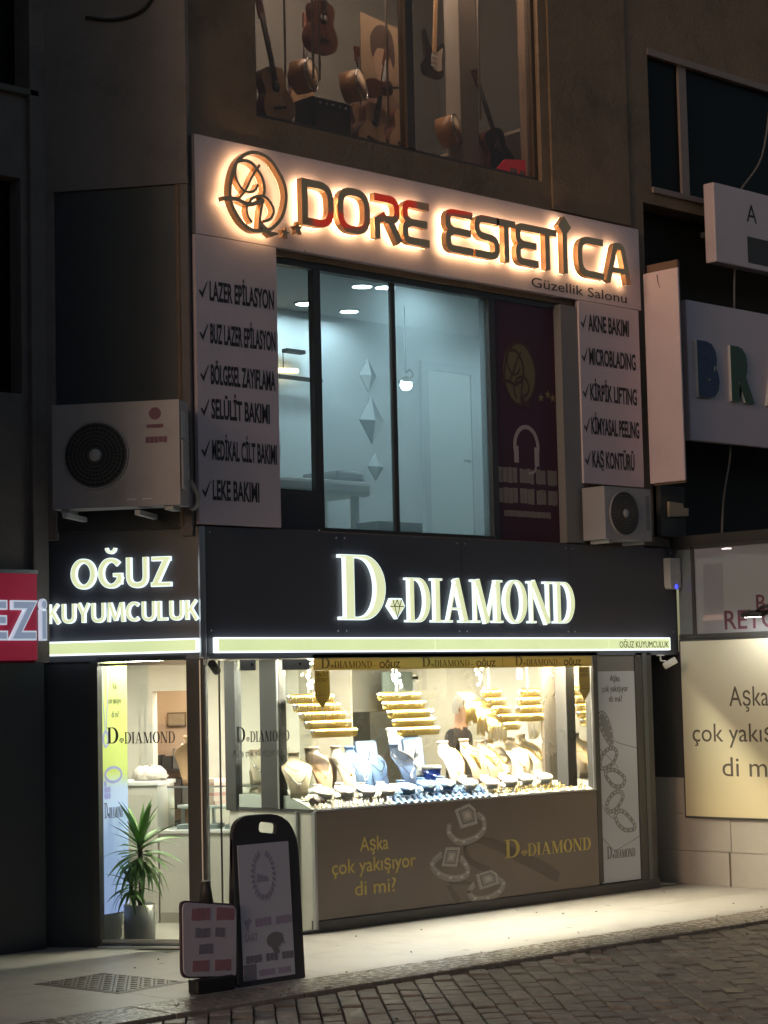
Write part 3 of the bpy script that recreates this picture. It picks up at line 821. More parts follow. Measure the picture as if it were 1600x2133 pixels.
LET = [('D', 1.181, 1.552), ('O', 1.596, 1.985), ('R', 2.04, 2.352), ('E', 2.388, 2.727), ('E', 2.939, 3.300), ('S', 3.325, 3.662), ('T', 3.63, 3.888), ('E', 3.886, 4.205), ('T', 4.20, 4.475), ('i', 4.49, 4.70), ('C', 4.78, 5.17), ('A', 5.198, 5.592)]
Z0, HH = 6.03, .405
for ch, a, b in LET:
    w = (b - a) / HH; P = xf(techno(ch, w, .168), a, Z0, HH, HH)
    V, F = union2d(P); mb = MB(); solid2d(mb, V, F, -.125, -.060)
    o = mb.build('letter', gold_mirror, dore, (-.112, 0, -.036))
    P2 = xf(techno(ch, w, .14), a, Z0, HH, HH); V, F = union2d(P2); mb = MB(); solid2d(mb, V, F, -.0595, -.052)
    mb.build('backlight', halo, o)
MONO = {'ring': ([(0.648, 6.566), (0.758, 6.561), (0.846, 6.524), (0.919, 6.449), (0.977, 6.367), (1.005, 6.267), (0.994, 6.162), (0.947, 6.052), (0.863, 5.965), (0.788, 5.921), (0.684, 5.901), (0.597, 5.905), (0.504, 5.954), (0.433, 6.034), (0.392, 6.118), (0.387, 6.218), (0.411, 6.335), (0.464, 6.45), (0.553, 6.53)], .032),
 'a': ([(0.486, 6.465), (0.552, 6.48), (0.624, 6.471), (0.682, 6.429), (0.739, 6.364), (0.763, 6.276), (0.75, 6.211)], .03), 'b': ([(0.464, 6.445), (0.448, 6.386), (0.454, 6.319), (0.482, 6.267), (0.531, 6.224), (0.597, 6.219), (0.655, 6.243), (0.693, 6.3)], .022),
 'c': ([(0.719, 6.469), (0.674, 6.422), (0.614, 6.333), (0.561, 6.239), (0.494, 6.161)], .022), 'd': ([(0.307, 6.122), (0.364, 6.131), (0.457, 6.139), (0.515, 6.125), (0.587, 6.113), (0.66, 6.133), (0.72, 6.167), (0.742, 6.193)], .036),
 'e': ([(0.594, 6.126), (0.617, 6.163), (0.676, 6.195), (0.75, 6.206), (0.809, 6.18), (0.852, 6.13), (0.858, 6.079), (0.82, 6.022), (0.738, 5.988)], .026), 'f': ([(0.749, 6.177), (0.726, 6.111), (0.709, 6.029), (0.699, 5.92)], .026),
 'g': ([(0.572, 6.105), (0.564, 6.053), (0.584, 6.0), (0.62, 5.965)], .022), 'h': ([(0.701, 5.982), (0.758, 5.934), (0.831, 5.893), (0.906, 5.909)], [.03, .045, .045, .012])}
def mono_polys(scale=1.0):
    P = []
    for k, (pts, w) in MONO.items():
        if k == 'ring': P += strip(smooth(pts, 3, True), w * scale, True)
        elif isinstance(w, list): P += strip(pts, [q * scale for q in w])
        else: P += strip(smooth(pts, 3), w * scale)
    return P
mg = polys_obj('monogram', gold_mirror, dore, mono_polys(), -.125, -.060)
polys_obj('backlight', halo, mg, mono_polys(.62), -.0595, -.052); mg.location = (-.112, 0, -.036)
def star(cx, cz, r, rot=0): return [(cx + (r if k % 2 == 0 else r * .42) * math.sin(R(36 * k + rot)), cz + (r if k % 2 == 0 else r * .42) * math.cos(R(36 * k + rot))) for k in range(10)]
for cx, cz, r, q in ((.988, 5.925, .052, 8), (1.133, 5.985, .062, -6)):
    MB().prism(star(cx, cz, r, q), -.075, -.03).build('star', gold_mirror, dore, (-.07, 0, -.02))
lettering('lettering', ink, dore, 'Güzellik Salonu', 4.117, 5.838, .098, -.0025, w=1.43)
MB().tube([(1.2, -.002, 5.80), (1.2, -.006, 5.80)], .006, 6).build('fixing_screw', black_pl, dore)

# ------------------------------------------------------------------ treatment list panels
check_p = strip([(0, .35), (.35, 0), (1, 1)], [.16, .22, .07])
def list_panel(name, label, x0, x1, z0, z1, lines, tx, th, ck):
    t = thing(name, label, 'sign panel', (0, 0, 0), 0, 'treatment list panels')
    bx('board', white_board, t, x0, x1, .0, .045, z0, z1, .003)
    for s, z, w in lines:
        lettering('lettering', ink, t, s, tx, z, th, -.0022, w=w, bold=.026)
        polys_obj('check_mark', ink, t, xf(check_p, ck, z + .03, .085, .12), -.0022, -.0010)
    return t
list_panel('list_panel', 'tall white treatment list panel with six ticked lines left of the salon window', -.006, .876, 3.392, 5.785,
           [('LAZER EPİLASYON', 5.25, .70), ('BUZ LAZER EPİLASYON', 4.895, .71), ('BÖLGESEL ZAYIFLAMA', 4.555, .70), ('SELÜLİT BAKIMI', 4.27, .63), ('MEDİKAL CİLT BAKIMI', 3.93, .70), ('LEKE BAKIMI', 3.60, .50)], .138, .165, .03)
list_panel('list_panel', 'tall white treatment list panel with five ticked lines right of the salon window', 4.80, 5.73, 3.98, 5.785,
           [('AKNE BAKIMI', 5.50, .63), ('MICROBLADING', 5.165, .72), ('KİRPİK LIFTING', 4.81, .72), ('KİMYASAL PEELING', 4.475, .74), ('KAŞ KONTÜRÜ', 4.145, .65)], 4.937, .165, 4.83)

# plum poster in the window line
plum = mat('plum_print_sheet', (.075, .022, .045), .5, var=.12)
mar = thing('plum_poster', 'plum coloured window poster with pale monogram, headset and phone number blocks', 'poster', (0, 0, 0))
bx('sheet', plum, mar, 3.682, 4.548, .11, .118, 3.39, 5.70)
dull_gold = mat('dull_gold_print', (.30, .22, .10), .55, var=.1)
P = [[(x, z) for x, z in p] for p in strip(ell(0, 0, .01, .01, 8), .01, True)]
MB().prism(ell(4.035, 5.0, .235, .31, 32), .1075, .1095).build('monogram_disc', mat('disc_gold', (.20, .155, .075), .55), mar)
polys_obj('monogram', mat('plum_line', (.10, .045, .04), .6), mar, xf(mono_polys(1.1), 4.035 - .69 * .72, 5.0 - 6.235 * .9, .72, .9), .1058, .1072)
for cx, cz in ((4.33, 4.79), (4.43, 4.83), (4.50, 4.80)): MB().prism(star(cx, cz, .045), .1075, .1095).build('star', dull_gold, mar)
pale = mat('pale_print', (.52, .42, .42), .6)
hp = strip(ell(4.10, 4.30, .165, .19, 16, 200, -20), .04) + [rect(3.925, 3.985, 4.14, 4.30), rect(4.215, 4.275, 4.12, 4.30)] + strip(smooth([(4.24, 4.14), (4.20, 4.06), (4.12, 4.045)], 4), .022)
polys_obj('headset', pale, mar, hp, .1065, .1095)
blk = mat('number_print', (.30, .245, .215), .6)
mb = MB()
for z0, h, sd in ((3.94, .15, 4), (3.745, .15, 9)):
    x = 3.69
    for ndig, k in ((4, 0), (3, 1), (2, 2), (2, 3)):
        smudged(mb, x, x + .068 * ndig, z0, z0 + h, .1075, sd + k, 1); x += .068 * ndig + .03
smudged(mb, 3.76, 4.42, 3.62, 3.68, .1075, 31, 1)
mb.build('number_line', blk, mar)

# ------------------------------------------------------------------ the two fascias of the jeweller
face_y = emit('letter_face', (.70, .75, .43), 1.0, (.6, .6, .5), var=.10, scale=5)
rim_w = emit('letter_rim', (.80, .97, 1.0), 1.15)
bar_y = emit('bar_face', (.66, .76, .38), 1.0, (.5, .5, .4), var=.16, scale=1.6)
bar_w = emit('bar_rim', (.84, .95, .98), 1.5)
dd = thing('long_fascia', 'long dark fascia over the showcase with gold lit serif letters and gem emblem', 'sign', (0, 0, 0))
bx('panel', fascia_m, dd, .05, 6.195, -.0, .06, 2.333, 3.375, .004)
bx('panel_return', fascia_m, dd, .05, 6.195, -.0, .30, 2.300, 2.332)
def lit_letter(par, polys, inner, rot=0.0, out=-.045):
    V, F = union2d(polys); mb = MB(); solid2d(mb, V, F, out, -.002); o = mb.build('letter', rim_w, par); o.location = (-.042 if par is dd else 0, 0, -.003)
    V, F = union2d(inner); mb = MB(); solid2d(mb, V, F, out - .004, out - .0005); mb.build('letter_face', face_y, o)
    return o
g_ = -.011
lit_letter(dd, xf(serif('D')[0], 1.535, 2.625, .68, .565), xf(serif('D', g_ * 1.2)[0], 1.535, 2.625, .68, .565))
gem_o = lit_letter(dd, [[(2.108 + x * .205, 2.635 + z * .185) for x, z in GEM_OUT]], [[(2.108 + (.5 + (x - .5) * .86) * .205, 2.635 + (.55 + (z - .55) * .84) * .185) for x, z in GEM_OUT]])
polys_obj('gem_facets', ink, gem_o, xf(gem_line_polys(.045, False), 2.108 + .014, 2.635 + .015, .177, .155), -.0515, -.0495)
A = serif_word('DIAMOND', 2.335, 4.60, 2.61, .395); B = serif_word('DIAMOND', 2.335, 4.60, 2.61, .395, g_)
for (c, p), (c2, q) in zip(A, B): lit_letter(dd, p, q)
br = MB().box(.113, 5.997, -.055, -.001, 2.345, 2.472).build('light_bar', bar_w, dd, bevel=.006)
for a, b in ((.13, 2.62), (2.624, 5.03), (5.034, 5.982)):
    bx('bar_face', bar_y, br, a, b, -.0585, -.0552, 2.360, 2.458)
lettering('lettering', mat('olive_ink', (.12, .11, .04), .5), br, 'OĞUZ KUYUMCULUK', 5.19, 2.372, .066, -.0615, w=.77, y1=-.0595)

og = thing('short_fascia', 'short dark fascia over the entrance with two rows of gold lit capitals', 'sign', (0, 0, 0), LW)
bx('panel', fascia_m, og, -1.318, -.014, .0, .06, 2.333, 3.375, .004)
bx('panel_return', fascia_m, og, -1.318, -.014, .0, .06, 2.300, 2.332)
def human(ch, g=0.0):
    """bold capitals with a slight contrast, cap height 1 : polygons, advance"""
    W, T = .215, .15
    def vr(xc, w=W, z0=0, z1=1): return rect(xc - w / 2 - g, xc + w / 2 + g, z0 - g, z1 + g)
    def ar(x0, x1, zc, t=T): return rect(x0 - g, x1 + g, zc - t / 2 - g, zc + t / 2 + g)
    if ch == 'O': return strip(ell(.48, .5, .37, .435, 32), [T + (W - T) * abs(math.cos(2 * math.pi * k / 32)) for k in range(32)], True, g), .96
    if ch in 'CGĞ':
        a0, a1 = (48, 312) if ch == 'C' else (42, 345); n = 24
        P = strip(ell(.48, .5, .37, .435, n, a0, a1), [T + (W - T) * abs(math.cos(R(a0 + (a1 - a0) * k / n))) for k in range(n + 1)], False, g)
        if ch == 'C': return P, .84
        P += [vr(.80, W * .9, .12, .50), ar(.56, .90, .435, .13)]
        if ch == 'Ğ': P += strip(ell(.48, 1.34, .16, .15, 10, 180, 360), .10, False, g)
        return P, .95
    if ch == 'U': return strip(rpath([(.13, 1), (.13, .075), (.75, .075), (.75, 1)], [0, .36, .36, 0], n=8), W * .92, False, g), .88
    if ch == 'Z': return [ar(.03, .74, 1 - T / 2), ar(.0, .76, T / 2)] + strip([(.60, .93), (.15, .07)], W * 1.05, False, g), .76
    if ch == 'K': return [vr(.12)] + strip([(.20, .42), (.66, 1.0)], T * 1.05, False, g) + strip([(.33, .58), (.70, .0)], W, False, g), .80
    if ch == 'Y': return [vr(.38, W, 0, .5)] + strip([(.38, .42), (.08, 1.0)], W, False, g) + strip([(.38, .42), (.68, 1.0)], T, False, g), .76
    if ch == 'M': return strip([(.10, 0), (.16, 1)], T, False, g) + strip([(.98, 0), (.90, 1)], W, False, g) + strip([(.20, .97), (.53, .08)], W * .95, False, g) + strip([(.53, .08), (.86, .97)], T, False, g), 1.08
    if ch == 'L': return [vr(.12), ar(.12, .60, T / 2)], .62
    return [], .3
def sans_lit(par, s, x0, x1, z, h):
    """lit humanist capitals"""
    gap = .07; tot = sum(human(c)[1] for c in s) + gap * (len(s) - 1); k = (x1 - x0) / tot; x = x0
    for c in s:
        p, a = human(c); q, a = human(c, -.026)
        lit_letter(par, xf(p, x, z, k, h), xf(q, x, z, k, h)); x += (a + gap) * k
sans_lit(og, 'OĞUZ', -1.09, -.235, 2.895, .245)
sans_lit(og, 'KUYUMCULUK', -1.297, -.012, 2.62, .158)
br = MB().box(-1.303, -.018, -.055, -.001, 2.352, 2.468).build('light_bar', bar_w, og, bevel=.006)
bx('bar_face', bar_y, br, -1.288, -.034, -.0585, -.0552, 2.366, 2.455)

# ------------------------------------------------------------------ golden band, pennants, panel and poster of the showcase
band = thing('golden_band', 'golden lettered band along the top of the showcase window', 'banner', (0, 0, 0))
bx('sheet', gold_foil, band, 1.205, 4.835, -.004, .002, 2.194, 2.298)
for a, e in ((1.289, 2.231), (2.505, 3.464), (3.73, 4.67)):
    w = e - a
    polys_obj('lettering', mat('brown_print', (.11, .08, .03), .6), band, logo_polys(a, a + w * .635, 2.212, .085), -.0062, -.0048)
    lettering('lettering', MATS['brown_print'], band, '–', a + w * .655, 2.207, .055, -.0062, w=w * .035)
    lettering('lettering', mat('black_print', (.03, .025, .02), .6), band, 'OĞUZ', a + w * .73, 2.208, .055, -.0062, w=w * .27, bold=.02)
bx('seam', MATS['brown_print'], band, 3.555, 3.558, -.0055, -.0042, 2.196, 2.297)
def pennant(label, x0, x1, zt, zb):
    t = thing('pennant', label, 'pennant', (0, 0, 0), 0, 'golden pennants in the showcase')
    MB().prism([(x0, zt), (x1, zt), (x1, zb + (x1 - x0) * .62), ((x0 + x1) / 2, zb), (x0, zb + (x1 - x0) * .62)], .016, .020).build('sheet', gold_foil, t)
    w = x1 - x0
    lettering('lettering', MATS['black_print'], t, 'EN İYİ', x0 + w * .12, zt - .15 * (zt - zb), .034, .013, w=w * .76)
    lettering('lettering', MATS['black_print'], t, 'FİYAT', x0 + w * .16, zt - .30 * (zt - zb), .034, .013, w=w * .70)
    bx('fold_line', MATS['brown_print'], t, x0 + w * .22, x1 - w * .22, .0140, .0155, zb + (zt - zb) * .35, zb + (zt - zb) * .36)
pennant('golden pointed pennant with two words hanging at the left showcase corner', 1.235, 1.405, 2.19, 1.868)
pennant('golden pointed pennant with two words hanging at the right showcase end', 4.655, 4.815, 2.19, 1.868)

adv = thing('promo_panel', 'wide brown promotional panel with three printed rings below the showcase', 'advert panel', (0, 0, 0))
bx('sheet', mat('taupe_print', (.185, .148, .128), .38, var=.14, scale=1.1), adv, 1.203, 4.838, -.006, .02, .100, 1.0)
gold_pr = mat('yellow_gold_print', (.78, .64, .20), .5)
for s, xc, z, w in (('Aşka', 1.865, .640, .34), ('çok yakışıyor', 1.865, .465, 1.0), ('di mi?', 1.87, .270, .49)):
    lettering('lettering', gold_pr, adv, s, xc, z, .128, -.0085, w=w, align='c', bold=.006)
polys_obj('lettering', gold_pr, adv, logo_polys(3.515, 4.727, .450, .165), -.0085, -.0065)
sh_p = mat('shadow_brown_print', (.105, .082, .070), .45)
for pts, w in (([(2.973, .589), (3.052, .625), (3.182, .639), (3.338, .599), (3.521, .533), (3.707, .453), (3.95, .36), (4.25, .22)], [.03, .05, .07, .09, .10, .11, .12, .10]), ([(2.99, .60), (3.0, .53), (3.06, .46), (3.182, .40), (3.34, .35)], [.04, .05, .06, .06, .03]),
               ([(3.12, .25), (2.961, .278), (2.826, .289), (2.774, .262), (2.822, .190), (2.90, .11)], [.03, .05, .04, .05, .06, .06])):
    polys_obj('printed_shade', sh_p, adv, strip(smooth(pts, 3), [w[min(int(i / 3), len(w) - 1)] for i in range(3 * (len(pts) - 1) + 1)]), -.0075, -.0065)
r_pl = mat('ring_print', (.40, .36, .33), .4, var=.2, scale=40); r_lt = mat('ring_print_light', (.60, .57, .52), .4, var=.25, scale=60); r_dk = mat('ring_print_dark', (.08, .065, .055), .5); r_hl = mat('ring_print_glint', (.78, .75, .70), .4)
def ring_print(par, gem, band, y=-.0095):
    """a printed ring : shank, stepped stone, sparkle facets, in flat layers of print"""
    polys_obj('printed_shank', r_pl, par, strip(smooth(band, 4), .062), y + .001, y + .002)
    polys_obj('printed_shank', r_lt, par, strip([(x, z + .012) for x, z in smooth(band, 4)], .012), y, y + .0009)
    cx = sum(p[0] for p in gem) / len(gem); cz = sum(p[1] for p in gem) / len(gem)
    for k, (s, m) in enumerate(((1.08, r_pl), (.96, r_lt), (.74, r_dk), (.66, r_pl), (.42, r_lt), (.2, r_hl))):
        MB().prism([(cx + (x - cx) * s, cz + (z - cz) * s) for x, z in gem], y - .0010 - k * .0008, y - .0004 - k * .0008).build('printed_stone', m, par)
    mb = MB(); rn = random.Random(int(cx * 100)); n = len(gem)
    for i in range(n):
        a, b = gem[i], gem[(i + 1) % n]
        for q in range(6):
            t = (q + .5) / 6; x = a[0] + (b[0] - a[0]) * t; z = a[1] + (b[1] - a[1]) * t; s = rn.uniform(.005, .009)
            mb.prism([(x - s, z), (x, z + s), (x + s, z), (x, z - s)], y - .0018, y - .0012)
    for i in range(6): x, z = band[1 + i % (len(band) - 2)]; mb.box(x - .02, x + .02, y - .0007, y - .0002, z - .01, z + .012)
    mb.build('printed_glint', r_hl, par)
ring_print(adv, [(2.874, .924), (3.056, .967), (3.132, .916), (3.153, .79), (2.945, .761)], [(2.80, .80), (2.79, .73), (2.873, .658), (2.974, .635), (3.148, .668), (3.245, .736), (3.235, .826), (3.16, .87)])
ring_print(adv, [(2.744, .599), (2.922, .586), (2.873, .426), (2.688, .445)], [(2.69, .55), (2.565, .467), (2.644, .378), (2.793, .328), (2.937, .323), (3.02, .361), (2.99, .434), (2.93, .50)])
ring_print(adv, [(3.127, .33), (3.32, .356), (3.397, .315), (3.411, .23), (3.174, .196)], [(3.10, .25), (3.03, .185), (3.101, .118), (3.274, .11), (3.425, .155), (3.485, .223), (3.40, .27)])

pos = thing('ring_poster', 'tall narrow pale poster of five diamond rings right of the showcase', 'poster', (0, 0, 0))
bx('sheet', ramp_mat('pale_poster', [(0, (.66, .69, .74)), (.45, (.58, .61, .66)), (.7, (.70, .73, .78)), (1, (.62, .65, .70))], 2, .1, 2.15, noise=.3), pos, 4.907, 5.490, .012, .022, .105, 2.145)
bx('header', mat('poster_head', (.20, .19, .18), .5), pos, 4.907, 5.490, .014, .022, 2.148, 2.295)
gpr = mat('grey_print', (.15, .145, .14), .5)
for s, z, w in (('Aşka', 2.045, .145), ('çok yakışıyor', 1.945, .40), ('di mi?', 1.845, .20)): lettering('lettering', gpr, pos, s, 5.185, z, .066, .0095, w=w, align='c')
polys_obj('lettering', gpr, pos, logo_polys(4.985, 5.41, .335, .115), .0095, .0108)
rg = mat('poster_ring', (.27, .28, .29), .45, var=.3, scale=60); rl = mat('poster_ring_light', (.62, .65, .68), .4)
for pts in ([(4.93, 1.72), (4.955, 1.60), (5.02, 1.50), (5.107, 1.43), (5.10, 1.56), (5.05, 1.68), (4.99, 1.74)], [(4.926, 1.224), (4.949, 1.32), (5.04, 1.385), (5.13, 1.395), (5.179, 1.347), (5.117, 1.252), (4.99, 1.205)], [(4.997, 1.148), (5.05, 1.185), (5.16, 1.175), (5.282, 1.098), (5.245, 1.025), (5.106, 1.035)], [(5.001, .832), (5.04, .91), (5.13, .965), (5.217, .967), (5.253, .916), (5.152, .812), (5.05, .785)], [(5.129, .74), (5.18, .785), (5.27, .765), (5.395, .663), (5.415, .60), (5.276, .595), (5.165, .66)]):
    sm = smooth(pts, 4, True)
    o = polys_obj('printed_ring', rg, pos, strip(sm, .044, True), .0098, .0108)
    mb = MB()
    for i in range(0, len(sm), 2):
        x, z = sm[i]; s = .011; mb.prism([(x - s, z), (x, z + s * 1.3), (x + s, z), (x, z - s * 1.3)], .0088, .0095)
    mb.build('printed_stone', rl, o)
for pts in ([(5.147, 1.471), (5.203, 1.444), (5.485, 1.386)], [(4.912, .875), (4.998, .772), (5.146, .69)], [(4.912, 1.40), (5.0, 1.35), (5.2, 1.2)], [(4.912, .55), (5.1, .40), (5.485, .52)]):
    polys_obj('printed_line', mat('poster_line', (.30, .31, .33), .5), pos, strip(pts, .008), .0100, .0110)

# ------------------------------------------------------------------ neighbour's advert board, signs
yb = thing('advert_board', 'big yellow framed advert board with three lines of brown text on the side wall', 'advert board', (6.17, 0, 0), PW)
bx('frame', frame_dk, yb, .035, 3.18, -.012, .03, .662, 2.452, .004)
bx('sheet', ramp_mat('yellow_advert', [(0, (.64, .54, .32)), (.25, (.66, .58, .37)), (.5, (.68, .64, .46)), (1, (.69, .68, .55))], 2, .68, 2.44, noise=.25), yb, .055, 3.16, -.016, -.0125, .682, 2.430)  # yellow print, with the floodlit paler top put into its colour
brt = mat('brown_text', (.10, .085, .06), .6)
for s, x, z, w, h in (('Aşka', .640, 1.775, .47, .205), ('çok yakışıyor', .170, 1.425, 1.42, .19), ('di mi?', .525, 1.085, .72, .20)):
    lettering('lettering', brt, yb, s, x, z, h, -.0185, w=w)

fl = thing('floodlight', 'small black floodlight on a curved arm in front of the glazed shop', 'floodlight', (0, 0, 0))
MB().tube(smooth([(6.16, -1.62, 2.72), (6.02, -1.50, 2.735), (5.90, -1.36, 2.735), (5.86, -1.27, 2.72)], 4), .018, 8).build('arm', black_pl, fl)
hd = MB().box(-.075, .075, -.12, .12, -.022, .022).build('lamp_head', black_pl, fl, (5.86, -1.20, 2.665), (0, R(-12), R(4)), bevel=.008)
bx('lens', emit('flood_lens', (1, .97, .9), 14), hd, -.055, .055, -.09, .09, -.0275, -.0225)
MB().tube([(5.86, -1.27, 2.72), (5.86, -1.22, 2.685)], .014, 8).build('bracket', black_pl, fl)
sd_ = bpy.data.lights.new('flood_beam', 'SPOT'); sd_.energy = 27; sd_.color = (1, .93, .78); sd_.spot_size = R(150); sd_.spot_blend = .8; sd_.shadow_soft_size = .05
so = bpy.data.objects.new('flood_beam', sd_); COL.objects.link(so); so.parent = fl; so.location = (5.84, -1.20, 2.63); so.rotation_euler = Vector((.30, .45, -.85)).to_track_quat('-Z', 'Y').to_euler()

pp = thing('blank_panel', 'blank peach-lit panel standing out from the wall right of the salon sign', 'sign panel', (0, 0, 0))
bx('panel', white_board, pp, 5.80, 5.822, -.46, -.02, 4.02, 6.165, .006)
MB().box(5.825, 5.86, -.44, -.05, 4.0, 6.25).build('rear_rail', mat('rail_brown', (.16, .10, .07), .6), pp)
polys_obj('crack', ink, pp, strip([(0, 0), (.01, -.08), (.03, -.14)], [.012, .01, .004]), 0, .001).matrix_local = Matrix.Translation((5.7985, -.20, 6.13)) @ Matrix.Rotation(PW, 4, 'Z')
asg = thing('upper_box_sign', 'white projecting box sign at the top right with one dark capital showing', 'sign', (0, 0, 0))
bx('box', white_board, asg, 6.665, 9.5, -.30, -.165, 6.36, 7.20, .012)
for x in (6.9, 8.2, 9.2): bx('support', frame_dk, asg, x, x + .06, -.163, .068, 6.7, 6.76)
lettering('lettering', ink, asg, 'A', 7.22, 6.86, .20, -.3022)
bx('picture', mat('dark_picture', (.05, .035, .03), .5), asg, 7.22, 8.1, -.3035, -.3005, 6.42, 6.70)
bsg = thing('lower_box_sign', 'white box sign at the right with a blue and a green letter', 'sign', (0, 0, 0))
bx('box', white_board, bsg, 6.13, 9.5, -.30, -.225, 4.46, 5.90, .012)
for x in (6.4, 7.6, 9.0): bx('support', frame_dk, bsg, x, x + .06, -.223, .34, 5.1, 5.16)
for ch, x, w, c in (('B', 6.24, .36, (.03, .05, .13)), ('R', 6.80, .40, (.045, .10, .05)), ('A', 7.42, .36, (.16, .03, .03))):
    V, F, a, b = text2d(ch, .085); k = w / (b - a); mb = MB(); solid2d(mb, V, F, -.335, -.302, dx=x - a * k, dz=4.965, sx=k, sz=.50 / CAP, front=0, side=1)
    mb.build('letter', [mat('paint_' + ch, c, .45, var=.25, scale=20), white_pl], bsg)

def cable(name, label, pts, r=.012):
    return tag(MB().tube(smooth(pts, 5), r, 6).build(name, mat('cable_grey', (.16, .15, .14), .6)), label, 'cable')
cable('cable', 'slanting grey cable running down to the upper box sign', [(7.75, -.30, 8.3), (7.51, -.32, 7.6), (7.20, -.25, 7.20), (7.10, -.2, 6.95)])
cable('cable', 'grey cable hanging from the upper box sign to the lettered box sign', [(7.12, -.2, 6.40), (7.10, -.2, 6.2), (7.08, -.2, 5.89)])
cable('cable', 'grey cable hanging from the lettered box sign to the glazed shop', [(6.93, -.2, 4.50), (6.90, -.2, 4.3), (6.80, -.18, 3.9), (6.72, -.2, 3.49)])

rs = thing('red_sign', 'red lit sign with large grey outlined capitals at the left edge', 'sign', (0, 0, 0))
bx('box', emit('red_face', (.24, .012, .035), .55, (.30, .02, .04), var=.1), rs, -4.5, -.915, .98, 1.06, 2.32, 3.02, .004)
bx('top_trim', alu, rs, -4.5, -.915, .96, 1.06, 3.02, 3.05)
out_w = emit('sign_letter_rim', (.55, .62, .75), .7); fac_g = emit('sign_letter_face', (.20, .25, .36), .8, (.4, .4, .45))
def fat(s, x0, w, z, h):
    V, F, a, b = text2d(s, .05); k = w / (b - a); mb = MB(); solid2d(mb, V, F, .935, .978, dx=x0 - a * k, dz=z, sx=k, sz=h / CAP); o = mb.build('letter', out_w, rs)
    V, F, *_ = text2d(s, .018); mb = MB(); solid2d(mb, V, F, .930, .9345, dx=x0 - a * k, dz=z, sx=k, sz=h / CAP); mb.build('letter_face', fac_g, o)
fat('i', -.910, .062, 2.50, .335); fat('Z', -1.205, .268, 2.50, .30); fat('E', -1.46, .235, 2.50, .30); fat('K', -1.74, .26, 2.50, .30); fat('R', -2.02, .26, 2.50, .30)

# ------------------------------------------------------------------ air conditioners
def aircon(label, loc, rz, W, H, D, fanx, fanr, logo):
    t = thing('air_conditioner', label, 'air conditioner', loc, rz)
    c = (fanx, H * .5)
    # front sheet with a round hole : ring of quads between the hole and the rectangle
    mb = MB(); n = 40
    def edge(a):
        dx, dz = math.cos(a), math.sin(a); tx = ((W - c[0]) if dx > 0 else c[0]) / abs(dx) if abs(dx) > 1e-6 else 1e9; tz = ((H - c[1]) if dz > 0 else c[1]) / abs(dz) if abs(dz) > 1e-6 else 1e9
        s = min(tx, tz); return (c[0] + dx * s, c[1] + dz * s)
    angs = sorted([2 * math.pi * k / n for k in range(n)] + [math.atan2(z - c[1], x - c[0]) % (2 * math.pi) for x in (0, W) for z in (0, H)])
    m = len(angs)
    vs = [(c[0] + fanr * math.cos(a), 0, c[1] + fanr * math.sin(a)) for a in angs] + [(*(lambda e: (e[0], 0, e[1]))(edge(a)),) for a in angs]
    mb.add(vs, [(i, m + i, m + (i + 1) % m, (i + 1) % m)[::-1] for i in range(m)])
    mb.add([(0, 0, 0), (W, 0, 0), (W, 0, H), (0, 0, H), (0, D, 0), (W, D, 0), (W, D, H), (0, D, H)], [(0, 4, 5, 1), (1, 5, 6, 2), (2, 6, 7, 3), (3, 7, 4, 0), (4, 7, 6, 5)])
    ca = mb.build('casing', mat('ac_white', (.36, .335, .345), .45, var=.06, dirt=.35, dcol=(.22, .2, .19), dscale=3), t, bevel=.0)
    MB().lathe([(fanr, .0), (fanr * .99, .10), (0.0, .10)], (c[0], 0, c[1]), 36, axis='y').build('fan_well', mat('fan_well', (.035, .035, .036), .7), t)
    mb = MB()
    for k in range(1, 9): mb.torus((c[0], -.012 - .012 * math.cos(k / 9 * 1.5), c[1]), fanr * k / 8.4, .0028, 32, 4)
    for k in range(36):
        a = 2 * math.pi * k / 36; mb.tube([(c[0] + fanr * .2 * math.cos(a), -.022, c[1] + fanr * .2 * math.sin(a)), (c[0] + fanr * .98 * math.cos(a), -.012, c[1] + fanr * .98 * math.sin(a))], .0016, 4)
    mb.build('fan_grille', mat('grille_grey', (.16, .16, .16), .5), t)
    MB().lathe([(0, -.032), (fanr * .17, -.030), (fanr * .2, -.02), (fanr * .2, -.012)], (c[0], 0, c[1]), 24, axis='y').build('grille_hub', grey_pl, t)
    for q in range(3):
        a0 = R(120 * q + 20); P = []
        for k in range(7): P.append((c[0] + fanr * .9 * math.cos(a0 + k * .22), c[1] + fanr * .9 * math.sin(a0 + k * .22)))
        P += [(c[0] + fanr * .2 * math.cos(a0 + 1.2), c[1] + fanr * .2 * math.sin(a0 + 1.2)), (c[0] + fanr * .2 * math.cos(a0 + .2), c[1] + fanr * .2 * math.sin(a0 + .2))]
        MB().prism(P, .045, .052).build('fan_blade', mat('blade_grey', (.09, .09, .09), .5), t)
    MB().torus((c[0], -.004, c[1]), fanr * 1.01, .010, 40, 6).build('fan_rim', MATS['ac_white'], t)
    logo(t)
    return t
